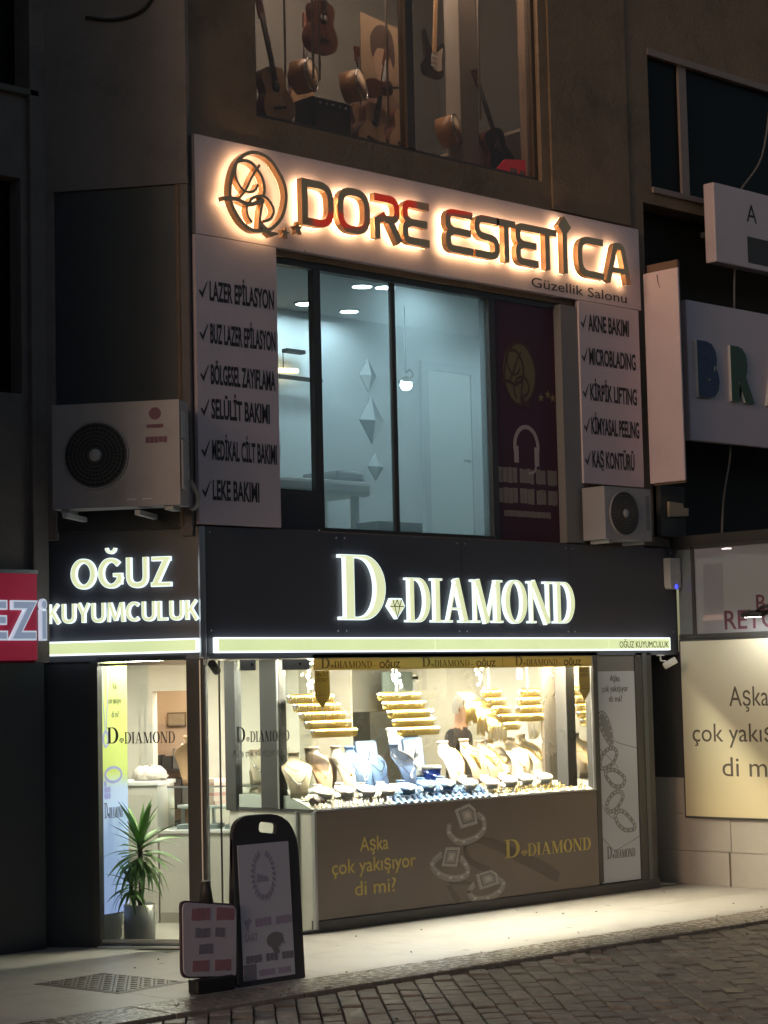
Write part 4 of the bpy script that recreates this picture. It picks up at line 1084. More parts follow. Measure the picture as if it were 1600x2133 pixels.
def logo_big(t):
    red = mat('faded_red_print', (.20, .075, .11), .6)
    MB().prism(ell(.86, .735, .05, .05, 20), -.0025, -.0005).build('badge', red, t)
    smudged(MB(), .79, .93, .62, .65, -.0025, 5, 1).build('lettering', red, t); smudged(MB(), .78, .96, .50, .55, -.0025, 8, 1).build('lettering', red, t)
    MB().box(1.0575, 1.085, .02, .12, .12, .52).build('valve_cover', MATS['ac_white'], t, bevel=.01)
    MB().box(1.0575, 1.075, .02, .13, .53, .75).build('service_handle', grey_pl, t, bevel=.008)
    MB().box(.62, .70, -.006, 0, .05, .062).box(.75, .83, -.006, 0, .05, .062).build('vent_slot', mat('slot_pale', (.6, .6, .6), .4), t)
    for x in (.10, .70):
        MB().box(x, x + .045, -.06, .42, -.075, -.035).build('bracket', mat('bracket_white', (.55, .54, .53), .4), t, bevel=.004)
    for x in (.06, .92): MB().box(x, x + .07, .03, .24, -.034, -.001).build('foot', grey_pl, t)
p0 = lpt(1.09, .45, 3.515)
aircon('large grey-white air conditioner on brackets above the entrance fascia', p0, LW, 1.06, .84, .26, .365, .265, logo_big)
def logo_small(t):
    gp = mat('grey_badge', (.22, .20, .20), .6); mb = MB()
    o = MB(); smudged(o, 0, .34, 0, .06, 0, 12, 1); o = o.build('lettering', gp, t, (.62, -.0025, .44)); o.rotation_euler = (0, R(90), 0)
    for x in (.08, .56): MB().box(x, x + .06, .03, .26, -.035, -.001).build('foot', grey_pl, t)
aircon('small grey air conditioner standing on the long fascia below the right list panel', (4.745, -.30, 3.412), 0, .705, .51, .28, .29, .215, logo_small)

# alarm box, card, spotlights
al = thing('alarm_box', 'white alarm siren box with a small blue light at the right fascia end', 'alarm box', (0, 0, 0))
MB().prism(rpath([(5.99, 2.96), (6.17, 2.96), (6.17, 3.275), (5.99, 3.275)], [.05, .05, .012, .012], True), -.085, -.002).build('casing', mat('alarm_white', (.62, .60, .59), .35, var=.04), al, bevel=.012)
MB().lathe([(.0, -.093), (.022, -.091), (.024, -.086)], (6.085, 0, 2.985), 14, axis='y').build('blue_light', emit('blue_led', (.02, .04, 1.0), 2.2), al)
polys_obj('emblem', mat('emblem_grey', (.75, .72, .66), .4), al, strip([(6.12, 3.12), (6.155, 3.19)], [.02, .012]) + strip([(6.12, 3.05), (6.155, 3.10)], [.02, .012]) + strip([(6.01, 2.99), (6.03, 3.04)], .012), -.0875, -.0855)
cp = thing('wall_pillar', 'dark wall pillar beside the small air conditioner', 'pillar', (0, 0, 0))
bx('shaft', mat('pillar_dark', (.06, .055, .052), .7), cp, 6.0, 6.40, .012, .068, 3.502, 4.02)
cd = tag(MB().prism([(6.10, 3.70), (6.41, 3.72), (6.415, 3.80), (6.33, 3.802), (6.325, 3.845), (6.10, 3.855)], -.02, .008).build('notched_card', mat('card_cream', (.52, .41, .27), .7)), 'cream notched card fixed on the dark pillar above the alarm box', 'card')
def spot(label, x, y, z, rz, ry):
    t = thing('spotlight', label, 'spotlight', (x, y, z), rz, 'spotlights under the fascia')
    MB().tube([(0, 0, .05), (0, 0, .0), (.02, -.05, -.01)], .010, 8).build('arm', white_pl, t)
    MB().lathe([(.028, -.075), (.034, -.07), (.034, .06), (.02, .07)], (0, 0, 0), 16, axis='y').build('lamp_head', black_pl if x < 1 else white_pl, t, (.03, -.09, -.03), (R(-28), 0, R(-60 if x < 1 else 40)))
    MB().box(-.03, .03, -.03, .03, .045, .058).build('base', white_pl, t, bevel=.004)
    return t
spot('small black spotlight with white arm at the entrance corner', -.045, -.085, 2.255, 0, 0)
spot('small white spotlight under the right end of the long fascia', 5.86, -.03, 2.242, 0, 0)

# ------------------------------------------------------------------ pavement signs, inspection cover
bd = thing('pavement_board', 'tall black pavement sign with rounded top, handle slot and pale printed sheet', 'pavement sign', (-1.265, -1.93, 0), R(0))
def board_outline(w, h, r1, r2): return rpath([(0, 0), (w, 0), (w, h), (0, h)], [.01, .01, r2, r1], True, 10)
pl = board_outline(.60, 1.165, .16, .30)
hole = rpath([(.235, 1.045), (.40, 1.02), (.41, 1.095), (.245, 1.12)], .03, True, 4)
# plate with a real handle slot : bridge the outline to the hole on both sides
def holed(outer, inner, y0, y1, mi=0):
    vs = [Vector(p) for p in outer] + [Vector(p) for p in inner]; no = len(outer); ni = len(inner)
    ed = [(i, (i + 1) % no) for i in range(no)] + [(no + i, no + (i + 1) % ni) for i in range(ni)]
    r = delaunay_2d_cdt(vs, ed, [], 1, 1e-6)
    V = [(v.x, v.y) for v in r[0]]
    def inside(p, poly):
        c = False
        for i in range(len(poly)):
            (x1, y1_), (x2, y2) = poly[i - 1], poly[i]
            if (y1_ > p[1]) != (y2 > p[1]) and p[0] < (x2 - x1) * (p[1] - y1_) / (y2 - y1_) + x1: c = not c
        return c
    F = []
    for f in r[2]:
        cx = sum(V[i][0] for i in f) / 3; cz = sum(V[i][1] for i in f) / 3
        if inside((cx, cz), inner) or not inside((cx, cz), outer): continue
        a, b, c = (V[i] for i in f[:3]); ar = (b[0] - a[0]) * (c[1] - a[1]) - (b[1] - a[1]) * (c[0] - a[0])
        if abs(ar) > 1e-10: F.append(tuple(f) if ar > 0 else tuple(f)[::-1])
    return V, F
V, F = holed(pl, hole, 0, .03)
mb = MB(); solid2d(mb, V, F, 0, .035); fp = mb.build('front_plate', mat('board_black', (.062, .060, .066), .5, var=.12), bd, rot=(R(-3), 0, 0))
mb = MB(); solid2d(mb, V, F, .0, .03); mb.build('rear_plate', MATS['board_black'], bd, (0, .10, 0), (R(2.5), 0, 0))
sheet_m = mat('sheet_lilac', (.76, .74, .82), .45, var=.05)
sh = bx('printed_sheet', sheet_m, fp, .035, .505, -.004, -.0005, .035, .965)
lil = mat('lilac_print', (.47, .43, .55), .6); drk = mat('sheet_dark', (.30, .29, .35), .6); plm = mat('sheet_plum', (.50, .42, .55), .6)
mb = MB(); 
for k in range(26):
    a = 2 * math.pi * k / 26; x, z = .255 + .098 * math.cos(a), .745 + .155 * math.sin(a)
    if abs(a - math.pi / 2) < .22: continue
    MBp = [(x + .022 * math.cos(a + q) * s1, z + .030 * math.sin(a + q) * s1) for q, s1 in ((0, 1), (1.2, .55), (2.6, 1), (4.2, .55))]
    mb.prism(MBp, -.0062, -.0046)
mb.build('wreath', lil, sh)
MB().prism([(.20, .76), (.29, .73), (.30, .70), (.19, .70)], -.006, -.0046).build('emblem', lil, sh)
smudged(MB(), .16, .50, .395, .455, -.0058, 3, 2).build('lettering', plm, sh)
MB().prism([(.06, .44), (.11, .46), (.13, .44), (.10, .40), (.09, .35), (.075, .40)], -.006, -.0046).build('emblem', plm, sh)
lettering('lettering', lil, sh, 'SAAT', .062, .30, .055, -.006, w=.115, bold=.02)
MB().prism(ell(.33, .29, .075, .055, 14), -.006, -.0046).prism([(.28, .27), (.36, .24), (.37, .20), (.33, .19)], -.0068, -.0061).prism([(.34, .35), (.40, .33), (.42, .25), (.38, .30)], -.0068, -.0061).build('printed_watch', mat('watch_print', (.30, .29, .30), .6), sh)
smudged(MB(), .06, .50, .15, .205, -.0058, 21, 3).build('lettering', drk, sh)
smudged(MB(), .17, .47, .055, .10, -.0058, 27, 2).build('lettering', plm, sh)
bx('printed_block', drk, sh, .036, .15, -.0058, -.0042, .036, .145)

ss = thing('pavement_sign', 'small lilac pavement sign with red and dark lines on a black stand', 'pavement sign', (-1.765, -1.93, 0), R(0))
fr = MB().prism(rpath([(0, .13), (.455, .085), (.47, .56), (.0, .625)], [.06, .02, .05, .05], True, 5), -.012, .012).build('panel', mat('sign_lilac', (.74, .67, .73), .5, var=.05), ss)
MB().prism(rpath([(-.012, .118), (.467, .073), (.482, .57), (-.012, .637)], [.06, .02, .05, .05], True, 5), -.004, .016).build('panel_rim', mat('rim_dull', (.10, .07, .085), .5), ss)
redp = mat('dull_red_print', (.52, .24, .29), .6); navy = mat('navy_print', (.32, .29, .36), .6)
for (a, b, z0, z1, m, s, w) in ((.03, .41, .50, .585, redp, 1, 2), (.07, .33, .385, .45, navy, 2, 2), (.11, .23, .275, .345, navy, 3, 1), (.06, .40, .16, .235, redp, 4, 2)):
    o = smudged(MB(), a, b, z0, z1, -.0145, s, w).build('lettering', m, fr); o.rotation_euler = (0, R(4.5), 0)
MB().box(.09, .42, -.05, .06, .0, .10).build('foot', black_pl, ss, bevel=.015)
MB().lathe([(.052, .60), (.036, .70), (.030, .735), (.034, .745)], (.235, .03, 0), 14).build('handle', mat('handle_dark', (.05, .05, .05), .5), ss)

mc = thing('inspection_cover', 'diamond-shaped steel inspection cover set in the pavement near the entrance', 'manhole cover', (-1.69, -1.02, 0), R(6))
MB().box(-.33, .33, -.44, .44, -.05, .0035).build('frame', mat('cover_frame', (.16, .15, .14), .45, metal=.5), mc, bevel=.002)
plate = MB().box(-.30, .30, -.41, .41, -.04, .006).build('plate', mat('cover_plate', (.19, .175, .155), .38, metal=.6, var=.4, scale=12), mc, bevel=.002)
mb = MB()
for i in range(9):
    for j in range(12):
        x = -.26 + i * .065; y = -.37 + j * .067; a = R(45 if (i + j) % 2 else -45); c, s = math.cos(a) * .024, math.sin(a) * .024; q = .006
        mb.tube([(x - c, y - s, .0075), (x + c, y + s, .0075)], .0048, 5)
stuff(mb.build('tread_pattern', MATS['cover_plate'], plate))
for x, y in ((-.26, -.38), (.26, .38)): MB().box(x - .03, x + .03, y - .008, y + .008, .006, .010).build('lifting_slot', black_pl, mc)

# ------------------------------------------------------------------ behind the entrance door
lbx = thing('lit_poster', 'tall backlit poster, yellow above and pale blue below, just inside the entrance door', 'poster', (-.435, .81, 0), math.atan2(.308, .949))
bx('light_box', mat('lb_frame', (.5, .5, .48), .4), lbx, .0, .40, .005, .06, .24, 2.30)
bx('stand', cream_pl, lbx, .0, .40, .0, .07, .012, .235)
ls = bx('sheet', ramp_mat('lit_sheet', [(0, (.42, .54, .95)), (.30, (.46, .60, .95)), (.53, (.52, .64, .94)), (.60, (.62, .72, .22)), (1.0, (.66, .76, .18))], 2, .25, 2.29, e=.62, noise=.18), lbx, .004, .396, .0005, .0045, .245, 2.295)
lpk = mat('lit_print', (.12, .13, .11), .6); lpb = emit('lit_print_blue', (.30, .33, .66), .62, (.35, .38, .62))
for s, z, w in (('Aşka', 2.075, .075), ('çok yakışıyor', 1.955, .185), ('di mi?', 1.84, .10)): lettering('lettering', lpk, ls, s, .225, z, .055, -.002, w=w, align='c')
polys_obj('lettering', lpk, ls, logo_polys(.06, .32, 1.02, .125), -.002, -.0008)
for pts, w in (([(.05, 2.29), (.06, 1.95), (.085, 1.72)], .008), ([(.13, 2.29), (.12, 2.0), (.095, 1.72)], .008)): polys_obj('printed_chain', lpb, ls, strip(pts, w), -.002, -.0008)
polys_obj('printed_pendant', lpb, ls, strip(ell(.09, 1.665, .035, .06, 18), .022, True), -.002, -.0008)
polys_obj('printed_ring', lpb, ls, strip(ell(.19, 1.37, .115, .06, 24), .022, True) + [q for kx in range(7) for q in [ell(.075 + .028 * (kx % 3), 1.20 + .05 * (kx // 3), .017, .028, 8)]], -.002, -.0008)

# white counters
ct = thing('white_counter', 'tall white shop counter seen through the entrance door', 'counter', (0, 0, 0), LW)
bx('body', cream_pl, ct, -1.9, -.885, 1.62, 2.15, .012, 1.215, .004)
bx('top', white_pl, ct, -1.92, -.875, 1.60, 2.17, 1.216, 1.25, .004)
bx('front_panel', mat('panel_shade', (.56, .54, .47), .5), ct, -1.5, -.94, 1.612, 1.619, .10, 1.14, .002)
lc = thing('low_counter', 'low white counter with a glass case, behind the potted plant', 'counter', (0, 0, 0), LW)
bx('body', cream_pl, lc, -.875, .45, 1.63, 2.15, .012, .79, .004)
bx('top', white_pl, lc, -.88, .46, 1.61, 2.17, .791, .82, .004)
bx('kick_board', mat('kick', (.34, .31, .26), .5), lc, -.87, .44, 1.622, 1.629, .012, .10)
bx('glass_case', shop_glass, lc, -.80, .40, 1.66, 1.668, .822, 1.19)
bx('glass_case', shop_glass, lc, -.80, .40, 1.66, 2.12, 1.191, 1.199)
bx('case_rail', alu, lc, -.805, .405, 1.652, 1.664, 1.19, 1.204)
bx('shelf', shop_glass, lc, -.79, .39, 1.68, 2.1, 1.0, 1.008)
for k in range(5): bx('case_tray', mat('tray_grey', (.34, .36, .38), .6), lc, -.74 + .22 * k, -.58 + .22 * k, 1.72, 1.95, .822, .86, .004)
def rbox(name, label, cat, m, cx, cy, z0, sx, sy, sz, rz=0, group=None, bevel=.004):
    o = MB().box(-sx / 2, sx / 2, -sy / 2, sy / 2, 0, sz).build(name, m, None, (cx, cy, z0), (0, 0, rz), bevel=bevel); return tag(o, label, cat, group)
bag_m = mat('white_cloth', (.66, .60, .52), .8, var=.2, scale=18, bump=.3)
mb = MB(); mb.lathe([(.0, .0), (.14, .0), (.16, .03), (.15, .08), (.10, .12), (.0, .13)], n=18, sy=.7)
o = mb.build('crumpled_bag', bag_m, None, lpt(1.02, -1.85, 1.25), (0, 0, LW)); bm = bmesh.new(); bm.from_mesh(o.data); bmesh.ops.subdivide_edges(bm, edges=bm.edges, cuts=1, use_grid_fill=True)
rj = random.Random(5)
for v in bm.verts:
    if v.co.z > .01: v.co += Vector((rj.uniform(-.014, .014), rj.uniform(-.012, .012), rj.uniform(-.014, .014)))
bm.to_mesh(o.data); bm.free(); tag(o, 'crumpled cream bag lying on the tall white counter', 'bag')
pf = thing('wall_picture', 'small dark framed picture on the pink back room wall', 'picture', lpt(1.64, -4.485, 1.68), LW); pf.scale = (.48, 1, .5)
MB().box(0, .42, -.02, .0, 0, .30).build('frame', mat('picture_frame', (.06, .035, .025), .5), pf, bevel=.006)
bx('image', mat('picture_image', (.22, .17, .13), .6, var=.5, scale=9), pf, .03, .39, -.024, -.0205, .03, .27)
sb = thing('office_shelf', 'dark cluttered shelf unit in the pink back room', 'shelf', lpt(1.80, -4.3, .012), LW)
for z in (.0, .42, .86, 1.22): bx('shelf', mat('shelf_dark', (.035, .03, .03), .5), sb, 0, .8, -.05, .18, z, z + .03)
for x in (0, .77): bx('side_panel', MATS['shelf_dark'], sb, x, x + .03, -.05, .18, .0, 1.25)
rk2 = random.Random(9)
for z in (.45, .89, 1.25):
    x = .04
    while x < .7:
        w = rk2.uniform(.04, .11); h = rk2.uniform(.10, .28); c = rk2.choice([(.03, .03, .035), (.12, .11, .11), (.25, .23, .22), (.05, .04, .04)])
        bx('binder', mat('binder_%d' % int(c[0] * 1000), c, .6), sb, x, x + w, -.02, .14, z + .001, z + h, .003); x += w + .012

# potted yucca inside the door
pc = lpt(.655, -.33)
yu = thing('potted_yucca', 'potted yucca plant in a grey planter inside the entrance door', 'plant', (pc.x, pc.y, .012))
MB().lathe([(.10, 0), (.128, .005), (.130, .30), (.122, .30), (.115, .27)], n=28).build('planter', mat('planter_grey', (.40, .40, .39), .35, metal=.2, var=.08), yu)
MB().lathe([(.0, .272), (.114, .270)], n=20).build('soil', mat('soil', (.05, .035, .025), .95, var=.4, scale=30, bump=.8), yu)
bark = mat('yucca_bark', (.12, .10, .06), .85, var=.3, scale=20, bump=.5)
MB().tube([(.01, 0, .27), (.02, .0, .42), (.015, .0, .62), (.012, .0, .80)], [.027, .022, .02, .022], 9).build('trunk', bark, yu)
MB().tube([(-.05, .0, .27), (-.07, .0, .36), (-.09, -.01, .45)], [.018, .015, .016], 9).build('trunk', bark, yu)
leafm = mat('yucca_leaf', (.15, .30, .08), .42, var=.35, scale=5)
def leaf_mesh(L, w, droop):
    mb = MB(); n = 8; vs = []; 
    for i in range(n + 1):
        t = i / n; x = L * t * (1 - .12 * droop * t); z = L * (.28 * t - droop * .55 * t * t); ww = w * (math.sin(math.pi * (.12 + .88 * t) ** .8) if t < 1 else 0) * .5 + .0008
        vs += [(x, -ww, z + ww * .35), (x, 0, z), (x, ww, z + ww * .35)]
    fs = []
    for i in range(n):
        for k in (0, 1): fs.append((3 * i + k, 3 * i + 3 + k, 3 * i + 4 + k, 3 * i + 1 + k))
    mb.add(vs, fs, 0, True); me = mb.mesh('leaf'); me.materials.append(leafm); return me
LM = [leaf_mesh(.37, .044, .25), leaf_mesh(.41, .046, .7), leaf_mesh(.38, .042, 1.15), leaf_mesh(.33, .040, .5)]
ry = random.Random(21)
def rosette(cx, cy, z0, z1, n, s):
    for k in range(n):
        f = k / n; el = 80 - 132 * f + ry.uniform(-9, 9); az = 137.5 * k + ry.uniform(-15, 15)
        me = LM[0 if f < .3 else ry.choice((1, 3)) if f < .65 else 2]
        o = link('leaf', me, yu, (cx, cy, z1 - (z1 - z0) * f), (ry.uniform(-.3, .3), -R(max(-28, el - 16)), R(az))); q = s * ry.uniform(.8, 1.15); o.scale = (q, q, q)
rosette(.012, 0, .60, .83, 64, 1.0)
rosette(-.09, -.01, .40, .49, 30, .72)

# box stacks seen through the glass leaf
def ORD(k, n): return 'lowest' if k == 0 else 'topmost' if k == n - 1 else ['', 'second', 'third', 'fourth', 'fifth', 'sixth', 'seventh', 'eighth', 'ninth'][k] + ' from below'
def stack(label0, x, y, z, n, sx, sy, cols, rz=.2, grp='stacked jewellery boxes'):
    r = random.Random(int(x * 77)); zz = z
    for k in range(n):
        h = r.uniform(.030, .052); c = cols[k % len(cols)]
        rbox('gift_box', '%s, %s' % (label0, ORD(k, n)), 'box', mat('gift_%s' % '_'.join(str(int(q * 100)) for q in c), c, .55), x + r.uniform(-.012, .012), y + r.uniform(-.012, .012), zz, sx, sy, h, rz + r.uniform(-.05, .05), grp + ' ' + str(int(x * 10)), .003); zz += h + .0008
PK = [(.62, .42, .36), (.66, .50, .42), (.60, .30, .27), (.68, .58, .50)]
rt = thing('side_table', 'low glass-topped side table carrying pink boxes beside the showcase', 'table', (1.36, 1.55, .012))
MB().box(-.22, .22, -.18, .25, .985, 1.01).build('top', white_pl, rt, bevel=.004)
for x in (-.19, .17):
    for y in (-.15, .21): MB().box(x, x + .025, y, y + .025, 0, .984).build('leg', alu, rt)
stack('pink box in the stack left of the showcase', 1.33, 1.50, 1.024, 6, .20, .15, PK)
TN = [(.58, .45, .33), (.62, .50, .38), (.55, .42, .32)]
stack('tan box in the tall stack in the side window', 1.42, .98, 1.132, 9, .13, .12, TN, .1)
stack('tan box in the short stack in the side window', 1.40, .845, 1.132, 5, .09, .09, TN, .3)

# ------------------------------------------------------------------ jewellery on show
def slope_z(y): return 1.012 + (min(max(y, .02), .36) - .02) / .34 * .118
SECT = [(0, .060, .020, -.155), (.05, .066, .020, -.156), (.12, .080, .021, -.150), (.19, .098, .022, -.132), (.245, .110, .024, -.100), (.275, .104, .026, -.072), (.300, .080, .030, -.044), (.322, .048, .032, -.018), (.340, .037, .032, -.003), (.368, .036, .032, .003), (.372, .041, .036, .003), (.386, .041, .036, .003), (.389, .036, .032, .003)]
def bust_mesh(m, name='form'):
    mb = MB(); n = 22; vs = []
    for z, rx, ry_, yc in SECT:
        for k in range(n):
            a = 2 * math.pi * k / n; vs.append((rx * math.sin(a), yc - ry_ * math.cos(a), z))
    fs = [(i * n + k, i * n + (k + 1) % n, (i + 1) * n + (k + 1) % n, (i + 1) * n + k) for i in range(len(SECT) - 1) for k in range(n)]
    mb.add(vs, fs, 0, True); L = (len(SECT) - 1) * n
    mb.f.append([L + k for k in range(n)]); mb.m.append(0); mb.sm.append(False)
    mb.f.append(list(range(n))[::-1]); mb.m.append(0); mb.sm.append(False)
    me = mb.mesh(name); me.materials.append(m); return me
def surf(z, a, out=.003):
    for (z0, x0, y0, c0), (z1, x1, y1, c1) in zip(SECT, SECT[1:]):
        if z0 <= z <= z1:
            t = (z - z0) / (z1 - z0); rx, ry_, yc = x0 + (x1 - x0) * t, y0 + (y1 - y0) * t, c0 + (c1 - c0) * t
            return ((rx + out) * math.sin(a), yc - (ry_ + out) * math.cos(a), z)
    return (0, 0, z)
def necklace(kind, m):
    mb = MB()
    def loop(drop, r, top=.325, wide=1.25):
        P = [surf(top - drop * (1 - abs(s) ** 1.6), s * wide) for s in [(-1 + 2 * k / 22) for k in range(23)]]; mb.tube(P, r, 5); return P
    if kind == 0: P = loop(.17, .0022); c = P[11]; mb.lathe([(0, -.014), (.010, -.006), (.010, .004), (0, .010)], (c[0], c[1] - .004, c[2] - .012), 8)
    if kind == 1:
        for d in (.10, .125, .15): loop(d, .0034)
        for k in range(-3, 4): q = surf(.165 + abs(k) * .012, k * .16, .006); mb.lathe([(0, -.012), (.007, -.004), (.006, .004), (0, .008)], q, 6)
    if kind == 2: loop(.09, .003); P = loop(.20, .0022); mb.torus((P[11][0], P[11][1] - .004, P[11][2] - .014), .012, .0025, 14, 5)
    if kind == 3:
        for k in range(9): d = .05 + k * .018; loop(d, .0042, .33 - k * .001, 1.2 - k * .06)
    me = mb.mesh('necklace'); me.materials.append(m); return me
vel = {'tan': mat('velvet_tan', (.52, .34, .20), .8, var=.06), 'cream': mat('velvet_cream', (.64, .53, .39), .8, var=.05), 'blue': mat('velvet_blue', (.13, .21, .35), .8, var=.06), 'slate': mat('velvet_slate', (.055, .085, .15), .8, var=.06), 'white': mat('velvet_white', (.76, .73, .68), .8, var=.04)}
bm_ = {k: bust_mesh(v) for k, v in vel.items()}
silver = mat('silver', (.85, .85, .87), .2, metal=1.0, var=.05)
nk = {(k, g): necklace(k, gold if g else silver) for k in range(4) for g in (0, 1)}
def bust(col, x, y, s, rz, kind, g, label, z=None):
    t = thing('necklace_bust', label, 'display bust', (x, y + .05, slope_z(y - .10) if z is None else z), rz, 'necklace busts in the showcase'); t.scale = (s * 1.22, s * 1.15, s)
    link('form', bm_[col], t); link('necklace', nk[(kind, g)], t); return t
bust('tan', 1.60, .46, 1.02, .05, 0, 1, 'tan necklace bust with thin chain behind the left showcase corner')
bust('cream', 1.91, .46, 1.04, .0, 0, 1, 'cream necklace bust between the tan corner bust and the blue one')
bust('blue', 2.06, .44, 1.03, -.05, 2, 0, 'pale blue necklace bust left of the grey-blue tray')
bust('slate', 2.62, .45, 1.02, .05, 2, 0, 'slate grey-blue necklace bust in the middle of the showcase')
bust('cream', 3.22, .43, 1.05, .0, 2, 1, 'cream necklace bust with drop pendant right of the blue tub')
bust('tan', 3.54, .45, 1.06, .0, 3, 1, 'tan necklace bust covered by a broad gold collar')
bust('tan', 3.75, .44, 1.02, .06, 1, 1, 'tan necklace bust in rows of gold under the hanging chains')
bust('cream', 4.13, .44, 1.06, .0, 2, 1, 'cream necklace bust just right of the hanging chain stair')
bust('cream', 4.39, .50, 1.10, .25, 1, 1, 'cream necklace bust next to the mirrored showcase post')
bust('cream', 4.98, .42, 1.04, .1, 2, 1, 'cream necklace bust right of the mirrored post')
bust('cream', 5.14, .46, 1.06, .1, 1, 1, 'cream necklace bust in the far right end of the showcase')
bust('white', 3.12, .98, 1.35, .1, 0, 1, 'large pale bust at the back behind the slate bust')
bust('cream', 1.36, .40, 1.0, -.5, 2, 0, 'pale oval necklace bust beside the dark side post')
pbst = bust('cream', 1.36, .80, .80, -.9, 0, 0, 'cream necklace bust on a stone-coloured plinth in the side window', 1.222)
tag(MB().box(-.06, .06, -.06, .06, 0, .02).box(-.045, .045, -.045, .045, .02, .07).box(-.055, .055, -.055, .055, .07, .088).build('bust_plinth', mat('plinth', (.48, .42, .33), .6), None, (1.36, .80, 1.132), (0, 0, -.9), bevel=.003), 'stone-coloured plinth under the bust in the side window', 'plinth')
bust('tan', -.45 + .0, 1.98, 1.15, 2.4, 0, 0, 'tan necklace bust standing on the low glass counter behind the door', 1.2).location = lpt(.66, -1.9, 1.2)
for c_, x_, y_, l_ in (('blue', 2.36, .56, 'blue necklace bust behind the sloping slate chain board'), ('tan', 3.38, .56, 'tan necklace bust set back between the cream pendant bust and the collared one'), ('cream', 3.95, .50, 'cream necklace bust between the chain rows and the mirrored post'), ('cream', 4.27, .52, 'cream necklace bust set back before the mirrored post'), ('cream', 1.76, .58, 'cream necklace bust set back behind the first two')):
    bust(c_, x_, y_, 1.02, .05, 1 if x_ > 3 else 0, 1 if x_ > 3 else 0, l_)
def low_bust(col, x, y, label):
    t = thing('low_bust', label, 'display bust', (x, y, slope_z(y)), 0, 'low reclining necklace busts'); t.scale = (1.05, 1.0, .30)
    o = link('form', bm_[col], t); o.rotation_euler = (R(10), 0, 0); link('necklace', nk[(0, 1)], t).rotation_euler = (R(10), 0, 0)
names = [('white', 1.43, 'first'), ('white', 1.68, 'second'), ('white', 1.92, 'third'), ('white', 2.14, 'fourth'), ('blue', 2.40, 'fifth'), ('blue', 2.68, 'sixth'), ('blue', 2.93, 'seventh'), ('white', 3.20, 'eighth'), ('white', 3.47, 'ninth'), ('white', 3.74, 'tenth'), ('white', 4.0, 'eleventh'), ('white', 4.25, 'twelfth')]
for c, x, w in names: low_bust(c, x, .27 + .02 * math.sin(x * 5), '%s reclining bust, %s from the left in the low front row' % ('white' if c == 'white' else 'pale blue', w))

def tray(label, x, y, rz, w, h, items, insert):
    t = thing('jewellery_tray', label, 'tray', (x, y, slope_z(y)), rz, 'upright jewellery trays')
    o = MB().prism(rpath([(-w / 2, 0), (w / 2, 0), (w / 2, h), (-w / 2, h)], [.01, .01, .03, .03], True, 5), 0, .022).build('back_board', vel['blue'], t, rot=(R(-10), 0, 0), bevel=.004)
    MB().prism(rpath([(-w / 2 + .018, .10), (w / 2 - .018, .10), (w / 2 - .018, h - .022), (-w / 2 + .018, h - .022)], .015, True, 4), -.004, -.0005).build('insert', insert, o)
    MB().tube([(0, .02, h * .8), (0, .10, .0)], .006, 6).build('prop', vel['slate'], t)
    mb = MB(); r = random.Random(int(x * 50))
    for a, b in items:
        mb.torus((a, -.007, b), .016, .0025, 12, 5)
        for q in range(4): mb.lathe([(0, -.004), (.005, 0), (0, .004)], (a + r.uniform(-.02, .02), -.008, b + r.uniform(-.025, .01)), 6)
    mb.build('jewellery', silver, o)
pale_in = mat('insert_pale', (.62, .68, .74), .6)
tray('grey-blue upright tray with silver pieces between the blue busts', 2.26, .42, -.1, .235, .44, [(-.03, .30), (.03, .26), (0, .2)], pale_in)
tray('white-faced upright tray with four pairs of earrings right of the slate bust', 2.84, .42, -.1, .235, .45, [(-.035, .34), (.03, .29), (-.03, .22), (.02, .17)], mat('insert_white', (.78, .80, .80), .6))
def easel(label, x, y, col, h, lean):
    o = MB().prism(rpath([(-.045, 0), (.045, 0), (.035, h), (-.035, h)], [.004, .004, .03, .03], True, 4), 0, .018).build('chain_board', vel[col], None, (x, y, slope_z(y)), (R(-lean), 0, -.2), bevel=.003)
    MB().tube([surf2 for surf2 in [(-.02, -.004, h * .85), (0, -.004, h * .35), (.02, -.004, h * .85)]], .002, 5).build('chain', silver, o)
    tag(o, label, 'display board', 'sloping chain boards')
easel('slate sloping chain board right of the grey-blue tray', 2.40, .38, 'slate', .27, 20)
easel('pale blue sloping chain board before the blue tub', 2.98, .33, 'blue', .20, 28)
easel('tan sloping chain board behind the cream pendant bust', 3.40, .50, 'tan', .30, 8)
easel('dark slate board behind the slate bust', 2.53, .66, 'slate', .36, 4)

tb = thing('plastic_tub', 'bright blue plastic tub with a white lid among the busts', 'tub', (3.02, .46, 1.132))
MB().lathe([(.0, 0), (.098, .0), (.112, .145), (.108, .148)], n=28).build('bucket', mat('tub_blue', (.02, .07, .42), .35, var=.1), tb)
MB().lathe([(.118, .148), (.120, .168), (.110, .180), (.0, .184)], n=28).build('lid', white_pl, tb)
MB().box(-.05, .05, -.0015, .0015, .03, .06).build('sticker', mat('sticker_red', (.4, .05, .06), .5), tb, (.055, -.103, .02), (0, 0, R(24)))
MB().tube([(math.cos(R(a)) * .119, math.sin(R(a)) * .119, .14 - .05 * math.sin(R(a + 180)) ** 2) for a in range(180, 361, 15)], .003, 5).build('handle', steel, tb)

wr = thing('watch_roll', 'dark brown round watch roll lying at the left front of the showcase', 'watch roll', (1.335, .12, slope_z(.12) + .036), R(15))
MB().lathe([(.030, -.085), (.036, -.08), (.036, -.005), (.030, .0)], n=18, axis='x').build('roll', mat('roll_brown', (.075, .05, .04), .5), wr)
MB().lathe([(.030, .003), (.036, .006), (.036, .075), (.028, .08), (.022, .07)], n=18, axis='x').build('roll', MATS['roll_brown'], wr)

